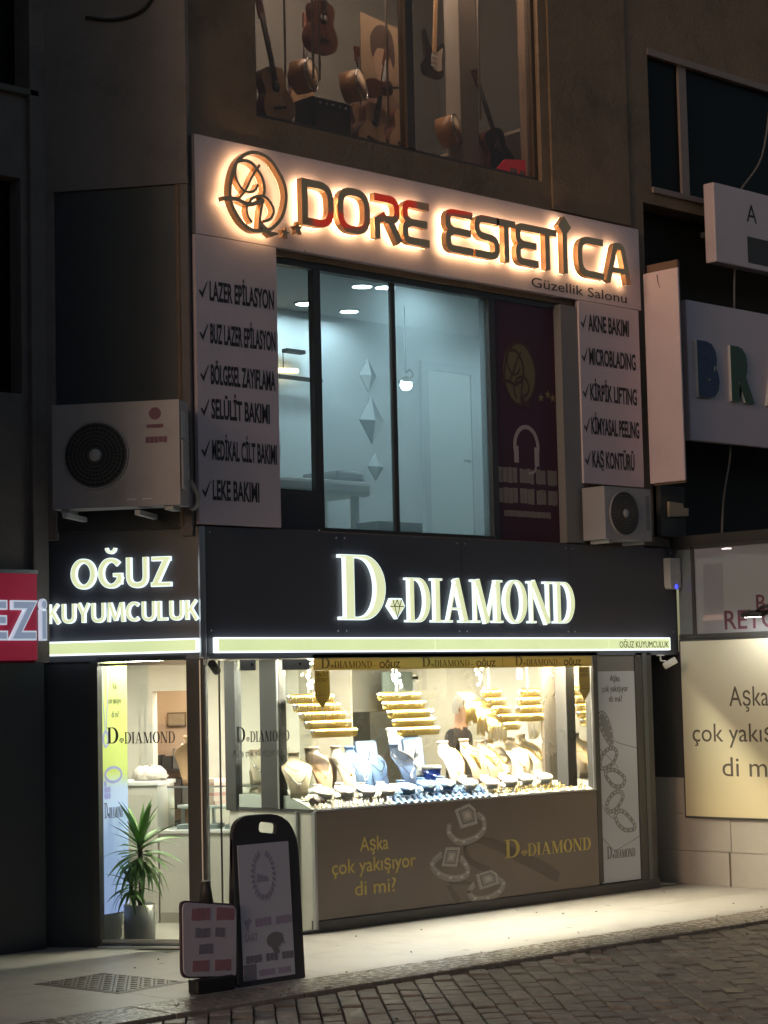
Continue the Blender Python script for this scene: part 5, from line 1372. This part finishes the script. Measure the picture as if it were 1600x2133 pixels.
# ring rolls, ring cones, loose gold
def kind_of(name, label, cat, group, parts):
    t = thing(name, label, cat, (0, 0, 0), 0, group)
    for n, me in parts: link(n, me, t)
    return t
def me_of(mb, name, m): me = mb.mesh(name); me.materials.append(m); return me
mb = MB(); mb.prism([(.024 * math.cos(R(a)), .026 * math.sin(R(a))) for a in range(0, 181, 20)], -.045, .045); roll_me = me_of(mb, 'roll', vel['blue'])
mb = MB(); mb.torus((0, 0, .028), .0105, .002, 14, 5, 'y'); mb.lathe([(0, .036), (.006, .041), (.004, .046), (0, .047)], n=8); ring_s = me_of(mb, 'ring', silver); ring_g = None
mb = MB(); mb.torus((0, 0, .0), .012, .0035, 14, 6, 'z'); ring_flat = me_of(mb, 'gold_ring', gold)
rr_ = random.Random(4)
first = None
for row in range(4):
    for k in range(15):
        x = 2.22 + .082 * k + row * .02 + rr_.uniform(-.006, .006); y = .055 + row * .062
        t = kind_of('ring_roll', 'pale blue velvet ring roll with a silver ring in the front rows', 'ring roll', 'blue ring rolls in rows', [('roll', roll_me), ('ring', ring_s)]) if first is None else dup(first, (0, 0, 0))
        first = first or t
        t.location = (x, y, slope_z(y) - .002); t.rotation_euler = (R(19), 0, R(-28) + rr_.uniform(-.05, .05))
mb = MB(); mb.lathe([(.0, 0), (.020, 0), (.022, .004), (.014, .010), (.008, .045), (.0, .052)], n=14); cone_me = me_of(mb, 'cone', vel['white'])
mb = MB(); mb.torus((0, 0, .022), .0125, .0026, 14, 5, 'z'); mb.lathe([(0, -.003), (.005, 0), (0, .004)], (0, -.0145, .024), 8); ring_c = me_of(mb, 'ring', gold)
first = None
for k in range(84):
    x = 1.25 + (k % 21) * .044 + rr_.uniform(-.012, .012); y = .05 + (k // 21) * .058 + rr_.uniform(-.01, .01)
    if abs(x - 1.33) < .11 and abs(y - .12) < .06: continue
    t = kind_of('ring_cone', 'small white ring cone holding a gold ring at the left front', 'ring cone', 'white ring cones', [('cone', cone_me), ('ring', ring_c)]) if first is None else dup(first, (0, 0, 0))
    first = first or t
    t.location = (x, y, slope_z(y) - .001); t.rotation_euler = (R(12), rr_.uniform(-.15, .15), rr_.uniform(-3, 3))
mb = MB(); mb.box(-.022, .022, -.022, .022, 0, .012); pad_me = me_of(mb, 'pad', vel['white'])
mb = MB(); mb.torus((0, 0, .024), .013, .0045, 14, 6, 'y'); ring_b = me_of(mb, 'ring', gold)
first = None
for k in range(90):
    x = 3.50 + (k % 22) * .058 + rr_.uniform(-.014, .014); y = .05 + (k // 22) * .055 + rr_.uniform(-.012, .012)
    if 4.53 < x < 4.70 and y > .08: continue
    t = kind_of('ring_pad', 'small white pad with a thick gold ring at the right front', 'ring pad', 'white ring pads', [('pad', pad_me), ('ring', ring_b)]) if first is None else dup(first, (0, 0, 0))
    first = first or t
    t.location = (x, y, slope_z(y) - .001); t.rotation_euler = (R(19), 0, rr_.uniform(-.6, .6))
# small earring trees at the right
def tree_me():
    mb = MB(); mb.lathe([(.022, 0), (.020, .005), (.004, .008), (.003, .10), (0, .102)], n=10); mb.tube([(-.035, 0, .098), (.035, 0, .098)], .003, 5); mb.tube([(-.028, 0, .07), (.028, 0, .07)], .003, 5); return me_of(mb, 'stand', vel['white'])
def drops_me():
    mb = MB()
    for x, z in ((-.03, .098), (.03, .098), (-.022, .07), (.022, .07), (0, .098)): mb.lathe([(0, -.030), (.005, -.024), (.004, -.01), (0, -.004)], (x, -.004, z), 6)
    return me_of(mb, 'earring', gold)
tm, dm = tree_me(), drops_me(); first = None; nst = 0
for k in range(14):
    x = 3.86 + k * .098; y = .30 + .03 * (k % 2)
    if 4.42 < x < 4.72: continue
    t = kind_of('earring_stand', 'little white T-shaped earring stand with gold drops before the cream busts', 'earring stand', 'earring stands', [('stand', tm), ('earring', dm)]) if first is None else dup(first, (0, 0, 0))
    first = first or t; t.location = (x, y, slope_z(y)); t.rotation_euler = (0, 0, rr_.uniform(-.5, .5)); nst += 1
    t['label'] = 'white T-shaped earring stand with gold drops, %s from the left in its row' % ['first', 'second', 'third', 'fourth', 'fifth', 'sixth', 'seventh', 'eighth', 'ninth', 'tenth', 'eleventh', 'twelfth', 'thirteenth', 'fourteenth'][nst - 1]

# cascading bangle racks
mb = MB(); mb.torus((0, 0, 0), .0365, .0068, 18, 6, 'x'); bang_me = me_of(mb, 'bangle', gold)
mb = MB(); mb.torus((-.007, 0, 0), .0360, .0042, 18, 5, 'x'); mb.torus((.007, 0, 0), .0385, .0042, 18, 5, 'x'); bang2_me = me_of(mb, 'bangle', gold)
rod_w = mat('acrylic_rod', (.7, .68, .62), .3)
def rack(label, rows, y, n):
    t = thing('bangle_rack', label, 'bangle rack', (0, 0, 0), 0, 'cascading gold bangle racks')
    for i, (x0, x1, z) in enumerate(rows):
        yy = y - .018 * i
        MB().tube([(x0 - .012, yy, z + .022), (x1 + .012, yy, z + .022)], .012, 8).build('rod', rod_w, t)
        for e in (x0 - .016, x1 + .016): MB().lathe([(0, -.012), (.014, -.006), (.014, .006), (0, .012)], (e, yy, z + .018), 10, axis='x').build('rod_end', white_pl, t)
        m = max(3, int((x1 - x0) / (.5 / n)))
        for k in range(m):
            o = link('bangle', bang2_me if (k + i) % 3 == 0 or i >= 3 else bang_me, t, (x0 + (k + .5) * (x1 - x0) / m, yy, z), (rr_.uniform(-.1, .1), 0, rr_.uniform(-.12, .12)))
    a, b = rows[0], rows[-1]; xm = (a[0] + a[1]) / 2
    MB().tube([(xm, y + .03, 2.30), (xm, y + .03, a[2] + .03), ((b[0] + b[1]) / 2, y - .05, b[2] + .02)], .007, 6).build('hanger', rod_w, t)
    return t
rack('gold bangle rack of five tiers at the left showcase corner', [(1.245 + .05 * i, 1.74 + .05 * i, 1.955 - .075 * i) for i in range(5)], .36, 19)
rack('gold bangle rack of five tiers in the middle of the showcase', [(2.32 + .042 * i, 2.81 + .04 * i, 1.955 - .079 * i) for i in range(5)], .36, 19)
rack('short gold bangle rack right of the hanging chain stair', [(3.68 + .055 * i, 3.90 + .045 * i, 1.96 - .078 * i) for i in range(5)], .37, 19)
rack('gold bangle rack stepping left beside the mirrored post', [(4.22 - .045 * i, 4.47 - .012 * i, 1.955 - .078 * i) for i in range(4)], .38, 19)
rack('gold bangle rack in the far right end of the showcase', [(4.93, 5.06, 1.955), (4.93, 5.12, 1.875), (4.94, 5.2, 1.80), (4.97, 5.22, 1.73), (5.0, 5.22, 1.655)], .36, 19)
# stepped chain display
cs = thing('chain_stair', 'stepped display of hanging gold chains in the middle right of the showcase', 'chain display', (0, 0, 0))
gold_f = mat('gold_leaf', (.85, .60, .22), .35, metal=.8, var=.15, scale=20)
for k, (x0, x1, z, d) in enumerate(((3.44, 3.66, 1.975, .24), (3.55, 3.80, 1.90, .27), (3.66, 3.93, 1.80, .24))):
    y = .43 - .035 * k
    MB().add([(x0, y + .06, z), (x1, y + .06, z), (x1 + .05, y, z - .075), (x0 + .05, y, z - .075), (x0, y + .07, z - .01), (x1, y + .07, z - .01)], [(0, 1, 2, 3)[::-1], (0, 4, 5, 1)[::-1]]).build('step', gold_f, cs)
    for q in range(13):
        x = x0 + .05 + (x1 - x0) * (q + .5) / 13; ln = d * rr_.uniform(.8, 1.0)
        MB().tube([(x, y - .004, z - .075), (x + .004, y - .007, z - .075 - ln * .5), (x, y - .005, z - .075 - ln)], .0058, 5).build('chain', gold, cs)
t = thing('chain_hanger', 'bundle of gold chains hanging under the bangle rack by the mirrored post', 'chain display', (0, 0, 0))
MB().tube([(4.26, .36, 1.72), (4.50, .36, 1.72)], .010, 8).build('rod', rod_w, t)
for q in range(10):
    x = 4.27 + .022 * q; MB().tube([(x, .357, 1.715), (x + .01, .35, 1.62), (4.36 + (x - 4.38) * .6, .352, 1.50 + rr_.uniform(0, .03))], .0042, 5).build('chain', gold, t)

# blossom sprigs
petal = mat('petal_white', (.74, .70, .70), .7, var=.05); twig_m = mat('twig', (.16, .11, .08), .8)
def sprig(label, x, y, z, s, seed):
    t = thing('blossom_sprig', label, 'flowers', (x, y, z), 0, 'white blossom sprigs'); r = random.Random(seed); P = [(0, 0, 0)]
    for k in range(5): P.append((P[-1][0] + r.uniform(-.005, .035) * s, r.uniform(-.01, .01), P[-1][2] - .035 * s))
    MB().tube(P, .003, 5).build('twig', twig_m, t)
    for k in range(10):
        q = P[k % 6]; c = (q[0] + r.uniform(-.05, .05) * s, r.uniform(-.02, .02), q[2] + r.uniform(-.02, .02) * s); mb = MB()
        for p in range(5): a = 2 * math.pi * p / 5; mb.lathe([(0, -.004), (.011, 0), (0, .004)], (.012 * math.cos(a), 0, .012 * math.sin(a)), 6, axis='y')
        mb.lathe([(0, -.007), (.005, -.005), (.005, 0), (0, .001)], n=6, axis='y')
        mb.build('flower', petal, t, c, (r.uniform(-.6, .6), r.uniform(-3, 3), r.uniform(-.8, .8)))
sprig('white blossom sprig above the left corner bangle rack', 1.42, .34, 2.18, 1.0, 1)
sprig('white blossom sprig above the middle bangle rack', 2.45, .34, 2.19, 1.2, 2)
sprig('white blossom sprig above the hanging chain stair', 3.62, .38, 2.18, 1.1, 3)
sprig('white blossom sprig before the dark jacket of the shopkeeper', 3.18, .60, 1.83, 1.1, 4)
sprig('white blossom sprig in the far right end above the bangles', 4.95, .36, 2.18, 1.1, 5)
tg = tag(MB().prism(rpath([(0, 0), (.07, 0), (.07, .10), (0, .10)], .012, True), 0, .003).build('price_tag', white_pl, None, (4.19, .40, 2.09), (0, R(4), 0)), 'white price tag hanging left of the mirrored post', 'price tag')
bx('back_glass', glass('back_glass', (.92, .90, .86), .10), shop, 2.0, 4.44, 1.08, 1.088, 1.132, 2.30)
wc = thing('wall_cabinet', 'dark wall cabinet behind the showcase with pale frames', 'cabinet', (0, 0, 0))
bx('carcass', mat('cab_dark', (.045, .05, .05), .4), wc, 4.7, 6.05, 3.0, 3.29, .012, 1.78)
bx('glazed_door', mat('cab_glass', (.13, .17, .165), .12, spec=.8), wc, 4.9, 5.35, 3.0, 3.02, 1.80, 2.20)
bx('glazed_door', MATS['cab_glass'], wc, 5.45, 6.05, 3.0, 3.02, 1.80, 2.20)
bx('frame_rail', white_pl, wc, 5.36, 5.42, 2.98, 3.02, 1.60, 2.15)
bx('frame_rail', white_pl, wc, 5.36, 6.05, 2.98, 3.02, 2.12, 2.17)
MB().prism(ell(5.15, 1.93, .10, .14, 18), 2.992, 2.999).build('glass_decal', mat('decal', (.24, .29, .28), .5), wc)

# shopkeeper behind the showcase
def person():
    t = thing('person', 'person in a dark jacket with grey hair standing behind the showcase', 'person', (4.42, 1.42, .16), R(20))
    J = {'pel': (0, 0, .93), 'sp1': (0, .01, 1.10), 'sp2': (0, .0, 1.30), 'nk': (0, -.02, 1.47), 'hd0': (0, -.045, 1.55), 'hd1': (0, -.06, 1.66), 'hd2': (0, -.05, 1.74)}
    pts = list(J.values()); rad = [(.165, .12), (.155, .115), (.185, .12), (.062, .062), (.075, .085), (.078, .098), (.055, .07)]
    ed = [(i, i + 1) for i in range(6)]
    def chain(root, seq):
        prev = root
        for p, r in seq: pts.append(p); rad.append(r); ed.append((prev, len(pts) - 1)); prev = len(pts) - 1
        return prev
    for s in (-1, 1):
        w = chain(2, [((.17 * s, .0, 1.38), (.075, .08)), ((.235 * s, .01, 1.18), (.056, .056)), ((.22 * s, -.10, .98), (.044, .044)), ((.17 * s, -.24, .95), (.034, .03)), ((.15 * s, -.31, .945), (.042, .022))])
        for q in range(4): chain(w, [((.15 * s + (q - 1.5) * .019, -.36, .945), (.0095, .0095)), ((.15 * s + (q - 1.5) * .02, -.395 - .008 * (q in (1, 2)), .935), (.008, .008))])
        chain(w, [((.15 * s - .045 * s, -.315, .94), (.010, .010)), ((.15 * s - .055 * s, -.345, .935), (.008, .008))])
        chain(0, [((.095 * s, .0, .86), (.095, .095)), ((.10 * s, -.01, .48), (.062, .065)), ((.10 * s, .01, .09), (.045, .045)), ((.105 * s, -.12, .035), (.042, .03))])
    me = bpy.data.meshes.new('body'); me.from_pydata(pts, ed, []); o = link('body', me, t)
    sk = o.modifiers.new('skin', 'SKIN'); o.modifiers.new('sub', 'SUBSURF').levels = 2
    for i, sv in enumerate(me.skin_vertices[0].data): sv.radius = rad[i]; sv.use_root = (i == 0)
    dg = bpy.context.evaluated_depsgraph_get(); m2 = bpy.data.meshes.new_from_object(o.evaluated_get(dg)); o.modifiers.clear(); o.data = m2; m2.name = 'body'
    skin = mat('skin', (.50, .30, .22), .5, var=.06); jac = mat('dark_jacket', (.035, .033, .040), .8, var=.2, scale=14); tro = mat('dark_trousers', (.02, .02, .026), .8)
    m2.materials.clear()
    for m in (jac, skin, tro): m2.materials.append(m)
    for p in m2.polygons:
        c = p.center; p.use_smooth = True
        p.material_index = 1 if c.z > 1.455 or (c.y < -.235 and c.z > .85) else 2 if c.z < .88 else 0
    # nose, ears, eyes, mouth and hair follow the head
    MB().tube([(0, -.145, 1.665), (0, -.170, 1.635), (0, -.150, 1.622)], [.008, .014, .008], 8).build('nose', skin, t)
    for s in (-1, 1):
        MB().lathe([(0, -.006), (.018, 0), (0, .006)], (.083 * s, -.05, 1.645), 10, axis='x', sy=1.4).build('ear', skin, t)
        MB().lathe([(0, -.006), (.011, -.003), (.011, .003), (0, .004)], (.030 * s, -.142, 1.668), 10, axis='y').build('eye', mat('eye_dark', (.04, .03, .025), .2), t)
    MB().tube([(-.022, -.150, 1.595), (0, -.156, 1.593), (.022, -.150, 1.595)], .005, 6).build('mouth', mat('lip', (.36, .15, .13), .5), t)
    mb = MB(); n = 18; rows = [(1.60, .080, .088, .01), (1.68, .090, .104, .0), (1.74, .082, .095, -.005), (1.785, .055, .066, -.01), (1.80, .01, .012, -.015)]; vs = []
    for z, rx, ry2, yo in rows:
        for k in range(n):
            a = 2 * math.pi * k / n; front = max(0, -math.sin(a)); vs.append((rx * math.cos(a), -.045 + yo + ry2 * math.sin(a) * (1 - .22 * front * (z < 1.72)), z + .10 * front * (z < 1.70)))
    mb.add(vs, [(i * n + k, i * n + (k + 1) % n, (i + 1) * n + (k + 1) % n, (i + 1) * n + k) for i in range(len(rows) - 1) for k in range(n)], 0, True)
    mb.build('hair', mat('grey_hair', (.46, .45, .44), .7, var=.25, scale=60, bump=.4), t)
person()
bx('platform', mat('platform_wood', (.25, .2, .15), .5), shop, 2.9, 5.4, 1.16, 2.2, .012, .16)

# ------------------------------------------------------------------ salon contents
def mirror(label, cx, cz, w, h, seed):
    t = thing('diamond_ornament', label, 'wall ornament', (cx, 1.998, cz), 0, 'diamond-shaped wall ornaments')
    fa = [mat('facet_light', (.66, .72, .72), .3), mat('facet_mid', (.36, .42, .43), .25), mat('facet_dark', (.19, .235, .25), .2)]
    P = [(0, h), (w, 0), (0, -h), (-w, 0)]
    for k in range(4):
        a, b = P[k], P[(k + 1) % 4]
        MB().add([(a[0], -.012, a[1]), (b[0], -.012, b[1]), (0, -.06, 0), (a[0], 0, a[1]), (b[0], 0, b[1])], [(0, 2, 1), (0, 1, 4, 3)]).build('facet', fa[(k * 2 + seed) % 3 if k < 3 else 0], t)
mirror('upper small diamond wall ornament on the salon wall', 3.82, 5.20, .115, .17, 2)
mirror('large middle diamond wall ornament on the salon wall', 3.86, 4.74, .17, .24, 1)
mirror('lower small diamond wall ornament on the salon wall', 3.90, 4.27, .11, .14, 0)
pl_ = thing('pendant_lamp', 'small bright pendant lamp with scrolled bracket in the salon', 'lamp', (3.58, 1.2, 4.98))
MB().tube([(0, 0, .78), (0, 0, .12)], .005, 6).build('cord', black_pl, pl_)
MB().tube(smooth([(0, 0, .12), (.06, 0, .16), (.10, 0, .11), (.06, 0, .08), (0, 0, .09)], 4), .008, 6).build('scroll', mat('bronze', (.25, .22, .18), .4, metal=.7), pl_)
MB().lathe([(.015, .09), (.04, .075), (.085, .03), (.088, .022)], n=20).build('lamp_shade', steel, pl_)
MB().lathe([(.0, -.05), (.04, -.04), (.06, -.005), (.055, .02), (.0, .028)], n=18).build('bulb', emit('pendant_bulb', (.85, .97, 1), 24), pl_)
cbx = tag(MB().box(2.42, 2.98, .42, .72, 3.402, 3.545).build('sill_cabinet', mat('cab_grey', (.16, .18, .20), .5), None, bevel=.006), 'low dark grey cabinet at the foot of the salon window', 'cabinet')
wl_ = thing('bar_lamp', 'warm lit bar lamp on a rail inside the left salon pane', 'lamp', (0, 0, 0))
MB().tube([(2.45, 1.90, 5.12), (2.78, 1.90, 5.14)], .022, 10).build('tube', emit('warm_bar', (1, .68, .30), 7), wl_)
MB().box(2.35, 3.1, 1.88, 1.93, 5.05, 5.085).build('rail', mat('rail_dark', (.05, .045, .04), .5), wl_)
for x in (2.52, 2.60): MB().tube([(x, 1.9, 5.15), (x, 1.9, 5.30)], .005, 5).build('stem', black_pl, wl_)
MB().box(2.62, 2.86, 1.86, 1.94, 5.31, 5.345).build('mount', black_pl, wl_)
tbd = thing('treatment_bed', 'white treatment bed at the bottom of the left salon pane', 'bed', (2.05, 1.2, 3.402))
MB().box(-.75, .75, -.3, .3, .42, .56).build('mattress', white_pl, tbd, bevel=.04)
for x in (-.6, .6):
    for y in (-.22, .22): MB().box(x - .03, x + .03, y - .03, y + .03, 0, .42).build('leg', white_pl, tbd)
MB().box(.35, .72, -.24, .24, .56, .66).build('pillow', mat('pillow_grey', (.66, .70, .72), .8), tbd, bevel=.03)

# ------------------------------------------------------------------ music shop contents
spruce = mat('spruce', (.56, .36, .20), .35, var=.1, scale=8); mahog = mat('mahogany', (.13, .045, .03), .3, var=.15); rosew = mat('rosewood', (.05, .03, .02), .4); ebony = mat('ebony', (.02, .017, .016), .3)
def guitar_outline(s=1.0):
    h = [(0, .0), (.10, .005), (.165, .05), (.185, .13), (.16, .22), (.125, .275), (.13, .33), (.145, .40), (.12, .46), (.05, .485), (0, .485)]
    P = smooth(h, 3); return [(x * s, z * s) for x, z in P] + [(-x * s, z * s) for x, z in P[::-1][1:-1]]
def guitar(label, x, y, z, top, tilt, s=1.0, rz=0.0):
    t = thing('guitar', label, 'guitar', (x, y, z), rz, 'guitars in the music shop'); t.rotation_euler = (0, R(tilt), rz)
    O = guitar_outline(s)
    MB().prism(O, -.05 * s, .05 * s).build('body', [mahog], t, bevel=.006)
    MB().prism([(a * .97, b * .985 + .004) for a, b in O], -.0535 * s, -.0505 * s).build('soundboard', top, t)
    MB().lathe([(.0, -.0555 * s), (.048 * s, -.0545 * s)], (0, 0, .31 * s), 20, axis='y').build('sound_hole', ebony, t)
    MB().box(-.07 * s, .07 * s, -.062 * s, -.054 * s, .115 * s, .14 * s).build('bridge', rosew, t)
    MB().box(-.026 * s, .026 * s, -.07 * s, -.055 * s, .36 * s, .90 * s).build('neck', rosew, t)
    MB().box(-.036 * s, .036 * s, -.064 * s, -.045 * s, .90 * s, 1.06 * s).build('headstock', mahog, t, bevel=.004)
    for k in range(6): MB().tube([((-.02 + .008 * k) * s, -.0725 * s, .125 * s), ((-.02 + .008 * k) * s, -.0725 * s, .95 * s)], .0008, 4).build('string', steel, t)
    return t
guitar('dark mahogany guitar hanging high in the music shop window', 2.16, .80, 7.93, mahog, 2, 1.0)
guitar('pale spruce guitar standing at the left end of the music shop window', 1.62, .78, 7.16, spruce, -14, 1.05)
guitar('pale guitar leaning before the child poster', 2.78, .85, 7.10, spruce, 14, 1.0)
guitar('dark slim guitar leaning right of the window mullion', 4.42, .60, 7.05, ebony, -24, 1.05)
guitar('second pale guitar behind the leaning one in the music shop', 3.02, 1.15, 7.22, spruce, -6, .95)
guitar('pale guitar hanging between the two left drums', 2.30, 1.25, 7.45, spruce, 3, .95)
guitar('pale guitar close behind the window mullion', 3.30, .95, 7.15, spruce, 8, 1.0)
eg = thing('electric_guitar', 'black and white electric guitar hanging right of the window mullion', 'guitar', (3.64, .8, 7.98)); eg.rotation_euler = (0, R(4), 0)
EO = smooth([(0, 0), (.11, .01), (.15, .08), (.12, .17), (.115, .23), (.15, .32), (.135, .40), (.09, .36), (.05, .30), (-.04, .30), (-.09, .40), (-.13, .47), (-.15, .42), (-.125, .30), (-.115, .2), (-.15, .10), (-.11, .01)], 3, True)
MB().prism(EO, -.02, .02).build('body', ebony, eg, bevel=.006)
MB().prism(smooth([(.02, .08), (.11, .10), (.105, .2), (.12, .33), (.05, .27), (-.02, .26), (-.03, .15)], 3, True), -.0245, -.0205).build('pickguard', mat('pickguard', (.62, .5, .42), .3), eg)
MB().box(-.022, .022, -.034, -.02, .26, .88).build('neck', spruce, eg)
MB().box(-.035, .04, -.03, -.016, .88, 1.04).build('headstock', spruce, eg, bevel=.004)
for z in (.11, .16, .21): MB().box(-.035, .035, -.03, -.0246, z, z + .018).build('pickup', white_pl, eg)
def drum(label, x, y, z, r, d, az, tilt):
    t = thing('frame_drum', label, 'drum', (x, y, z), 0, 'drums in the music shop'); t.rotation_euler = (R(tilt), 0, R(az))
    MB().lathe([(r * .98, -d / 2), (r, -d / 2), (r, d / 2), (r * .98, d / 2)], n=28, axis='y').build('shell', mat('drum_shell', (.40, .20, .09), .4), t)
    MB().lathe([(0, -d / 2 - .004), (r * .985, -d / 2 - .002)], n=28, axis='y').build('skin', mat('drum_skin', (.70, .50, .34), .6, var=.06), t)
    MB().torus((0, -d / 2, 0), r, .008, 28, 6).build('hoop', steel, t)
drum('round drum standing before the left guitar', 1.84, .68, 7.62, .155, .16, 25, -4)
drum('round drum on the shelf left of the violin', 2.50, .72, 7.66, .15, .17, 28, -8)
drum('round drum low at the right of the window mullion', 3.72, .66, 7.43, .15, .18, 25, -10)
am = thing('amplifier', 'black amplifier box low in the music shop window', 'amplifier', (2.18, .8, 7.02))
MB().box(-.24, .24, -.13, .13, 0, .44).build('cabinet', ebony, am, bevel=.012)
MB().box(-.21, .21, -.137, -.131, .03, .32).build('speaker_cloth', mat('cloth_dark', (.05, .045, .04), .9, var=.3, scale=120), am)
for k in range(5): MB().lathe([(.014, -.15), (.012, -.131)], (-.16 + .08 * k, 0, .385), 10, axis='y').build('knob', steel, am)
vl = thing('violin', 'small dark violin hanging beside the child poster', 'violin', (2.72, .78, 7.70)); vl.rotation_euler = (0, R(80), 0)
MB().prism([(a * .52, b * .72) for a, b in guitar_outline()], -.018, .018).build('body', mat('violin_red', (.14, .05, .025), .25), vl, bevel=.006)
MB().box(-.011, .011, -.03, -.016, .20, .56).build('neck', ebony, vl); MB().box(-.014, .014, -.03, -.01, .56, .64).build('scroll', mahog, vl, bevel=.004)
cpst = thing('child_poster', 'large warm coloured poster of a dark-haired child in the music shop', 'poster', (3.16, 1.0, 7.15), R(12))
bx('sheet', mat('poster_warm', (.40, .28, .18), .6, var=.15, scale=3), cpst, -.36, .36, 0, .006, 0, 1.35)
for nm, P, m in (('printed_hair', smooth([(-.17, .95), (-.20, 1.15), (-.05, 1.30), (.15, 1.28), (.22, 1.08), (.19, .92), (.10, 1.06), (-.08, 1.06)], 3, True), mat('print_hair', (.10, .06, .045), .6)), ('printed_face', ell(.02, .90, .165, .20, 22), mat('print_face', (.50, .33, .23), .6)), ('printed_shirt', [(-.34, .0), (.34, 0), (.30, .55), (.12, .70), (-.10, .70), (-.30, .55)], mat('print_shirt', (.32, .20, .14), .6)), ('printed_mouth', ell(.03, .80, .06, .035, 14), mat('print_mouth', (.36, .17, .13), .6))):
    k = {'printed_shirt': 1, 'printed_face': 2, 'printed_hair': 3}.get(nm, 4); MB().prism(P, -.0012 * k - .001, -.0012 * k).build(nm, m, cpst)
for i, (x, y) in enumerate(((1.80, .5), (1.88, .5), (2.74, .5), (2.98, .5), (3.98, .48), (1.55, .6))):
    tag(MB().tube([(x, y, 7.55 if i != 2 else 7.30), (x, y, 9.65)], .011, 6).build('hanging_rod', mat('rod_pale', (.46, .40, .35), .4), None), ['pale hanging rod first from the left in the music shop', 'pale hanging rod beside the dark mahogany guitar', 'long pale rod left of the child poster', 'pale rod before the child poster', 'pale rod right of the electric guitar', 'pale rod at the left edge of the music shop window'][i], 'rod', 'hanging rods in the music shop')
rdb = thing('red_board', 'bright red board with small white print at the right foot of the music shop window', 'board', (0, 0, 0))
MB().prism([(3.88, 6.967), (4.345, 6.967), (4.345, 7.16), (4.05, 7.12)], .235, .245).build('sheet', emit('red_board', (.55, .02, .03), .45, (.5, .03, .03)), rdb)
smudged(MB(), 4.12, 4.33, 7.0, 7.05, .2335, 3, 2).build('lettering', white_pl, rdb)

# ------------------------------------------------------------------ across the street : the front the gold letters mirror
ob = thing('opposite_building', 'plain dark building across the street behind the viewer', 'building', (0, 0, 0))
wall_grid('front_wall', plaster_dk, ob, -34, 44, 0, 8.2, -19.4, -19, [(-30 + 4 * k, -28 + 4 * k, 4, 5.8) for k in range(18)])
bx('window_pane', dark_glass, ob, -33, 43, -19.3, -19.28, 3.9, 6)
rbn = thing('red_shop_banner', 'lit red projecting shop banner on the building across the street', 'sign', (15.4, -15.75, 10.80), math.atan2(1.84, 3.5))
bx('light_box', emit('red_banner', (.85, .012, .02), 1.0, (.3, .02, .02)), rbn, 0, .95, -.1, .1, .0, .24)
bx('light_box', MATS['red_banner'], rbn, 1.15, 2.0, -.1, .1, .28, .66)
bx('light_box', MATS['red_banner'], rbn, 2.32, 3.9, -.1, .1, .36, .60)
MB().tube([(-5.5, 0, .15), (0, 0, .15), (-5.5, 0, -2.5)], .05, 8).build('bracket', steel, rbn)

# ------------------------------------------------------------------ small things that gather on a street front
dcab = mat('dark_cable', (.025, .022, .02), .6)
def wall_wire(label, pts, r=.010): return tag(MB().tube(smooth(pts, 5), r, 6).build('cable', dcab), label, 'cable')
wall_wire('black cable sagging over the upper left wall above the dark cladding', [tuple(lpt(.18, .075, 8.9)), tuple(lpt(.22, .075, 8.1)), tuple(lpt(.36, .075, 7.72)), tuple(lpt(.62, .075, 7.62)), tuple(lpt(.9, .075, 7.66))], .014)
wall_wire('thin cable drooping from the right air conditioner to the fascia end', [(5.40, -.06, 3.60), (5.58, -.03, 3.46), (5.75, -.03, 3.50), (5.98, -.02, 3.42), (6.05, -.02, 3.30)], .007)
hs_m = mat('pipe_insulation', (.34, .32, .30), .7, var=.15, dirt=.4)
tag(MB().tube(smooth([tuple(lpt(-.01, .30, 3.72)), tuple(lpt(-.05, .22, 3.60)), tuple(lpt(.0, .12, 3.52)), tuple(lpt(.07, .06, 3.60)), tuple(lpt(.09, .05, 4.3))], 5), .018, 8).build('pipe', hs_m), 'grey insulated pipe from the large air conditioner into the wall', 'pipe')
tag(MB().tube(smooth([(5.46, -.12, 3.62), (5.53, -.06, 3.58), (5.55, .0, 3.68), (5.55, .04, 3.97)], 5), .016, 8).build('pipe', hs_m), 'short insulated pipe beside the right air conditioner', 'pipe')
for k, x in enumerate((1.55, 3.05, 4.55)):
    bx('panel_seam', mat('seam_dark', (.02, .02, .022), .6), dd, x - .0018, x + .0018, -.0008, .0, 2.50, 3.372)
for x in (.10, 1.50, 1.60, 3.0, 3.10, 4.50, 4.60, 6.12):
    for z in (3.33, 2.53): MB().lathe([(0, -.003), (.007, -.002), (.008, .0)], (x, -.0003, z), 8, axis='y').build('panel_screw', alu, dd)
for t_, xs, zs in ((dore, (.04, 1.9, 3.8, 5.73), (5.82, 6.59)),):
    for x in xs:
        for z in zs: MB().lathe([(0, -.003), (.006, -.002), (.007, .0)], (x, -.0003, z), 8, axis='y').build('panel_screw', steel, t_)
lit = MB(); rl_ = random.Random(17)
for k in range(70):
    x = rl_.uniform(-3.5, 5.5); y = rl_.choice((rl_.uniform(-2.46, -2.02), rl_.uniform(-1.95, -.2), rl_.gauss(-2.25, .2), rl_.uniform(-4, -2.6)))
    z = .004 if y > -2.5 else -.024; s = rl_.uniform(.006, .018); a = rl_.uniform(0, 3.1); c, d = math.cos(a) * s, math.sin(a) * s
    lit.add([(x - c, y - d, z), (x + d * .6, y - c * .6, z + .002), (x + c, y + d, z + rl_.uniform(.003, .012)), (x - d * .6, y + c * .6, z + .002), (x, y, z + .012)], [(0, 1, 4), (1, 2, 4), (2, 3, 4), (3, 0, 4)])
lo = lit.build('litter', mat('litter_brown', (.09, .07, .05), .8, var=.5, scale=8)); stuff(lo); lo['label'] = 'small dry bits of litter on the kerb and pavement'
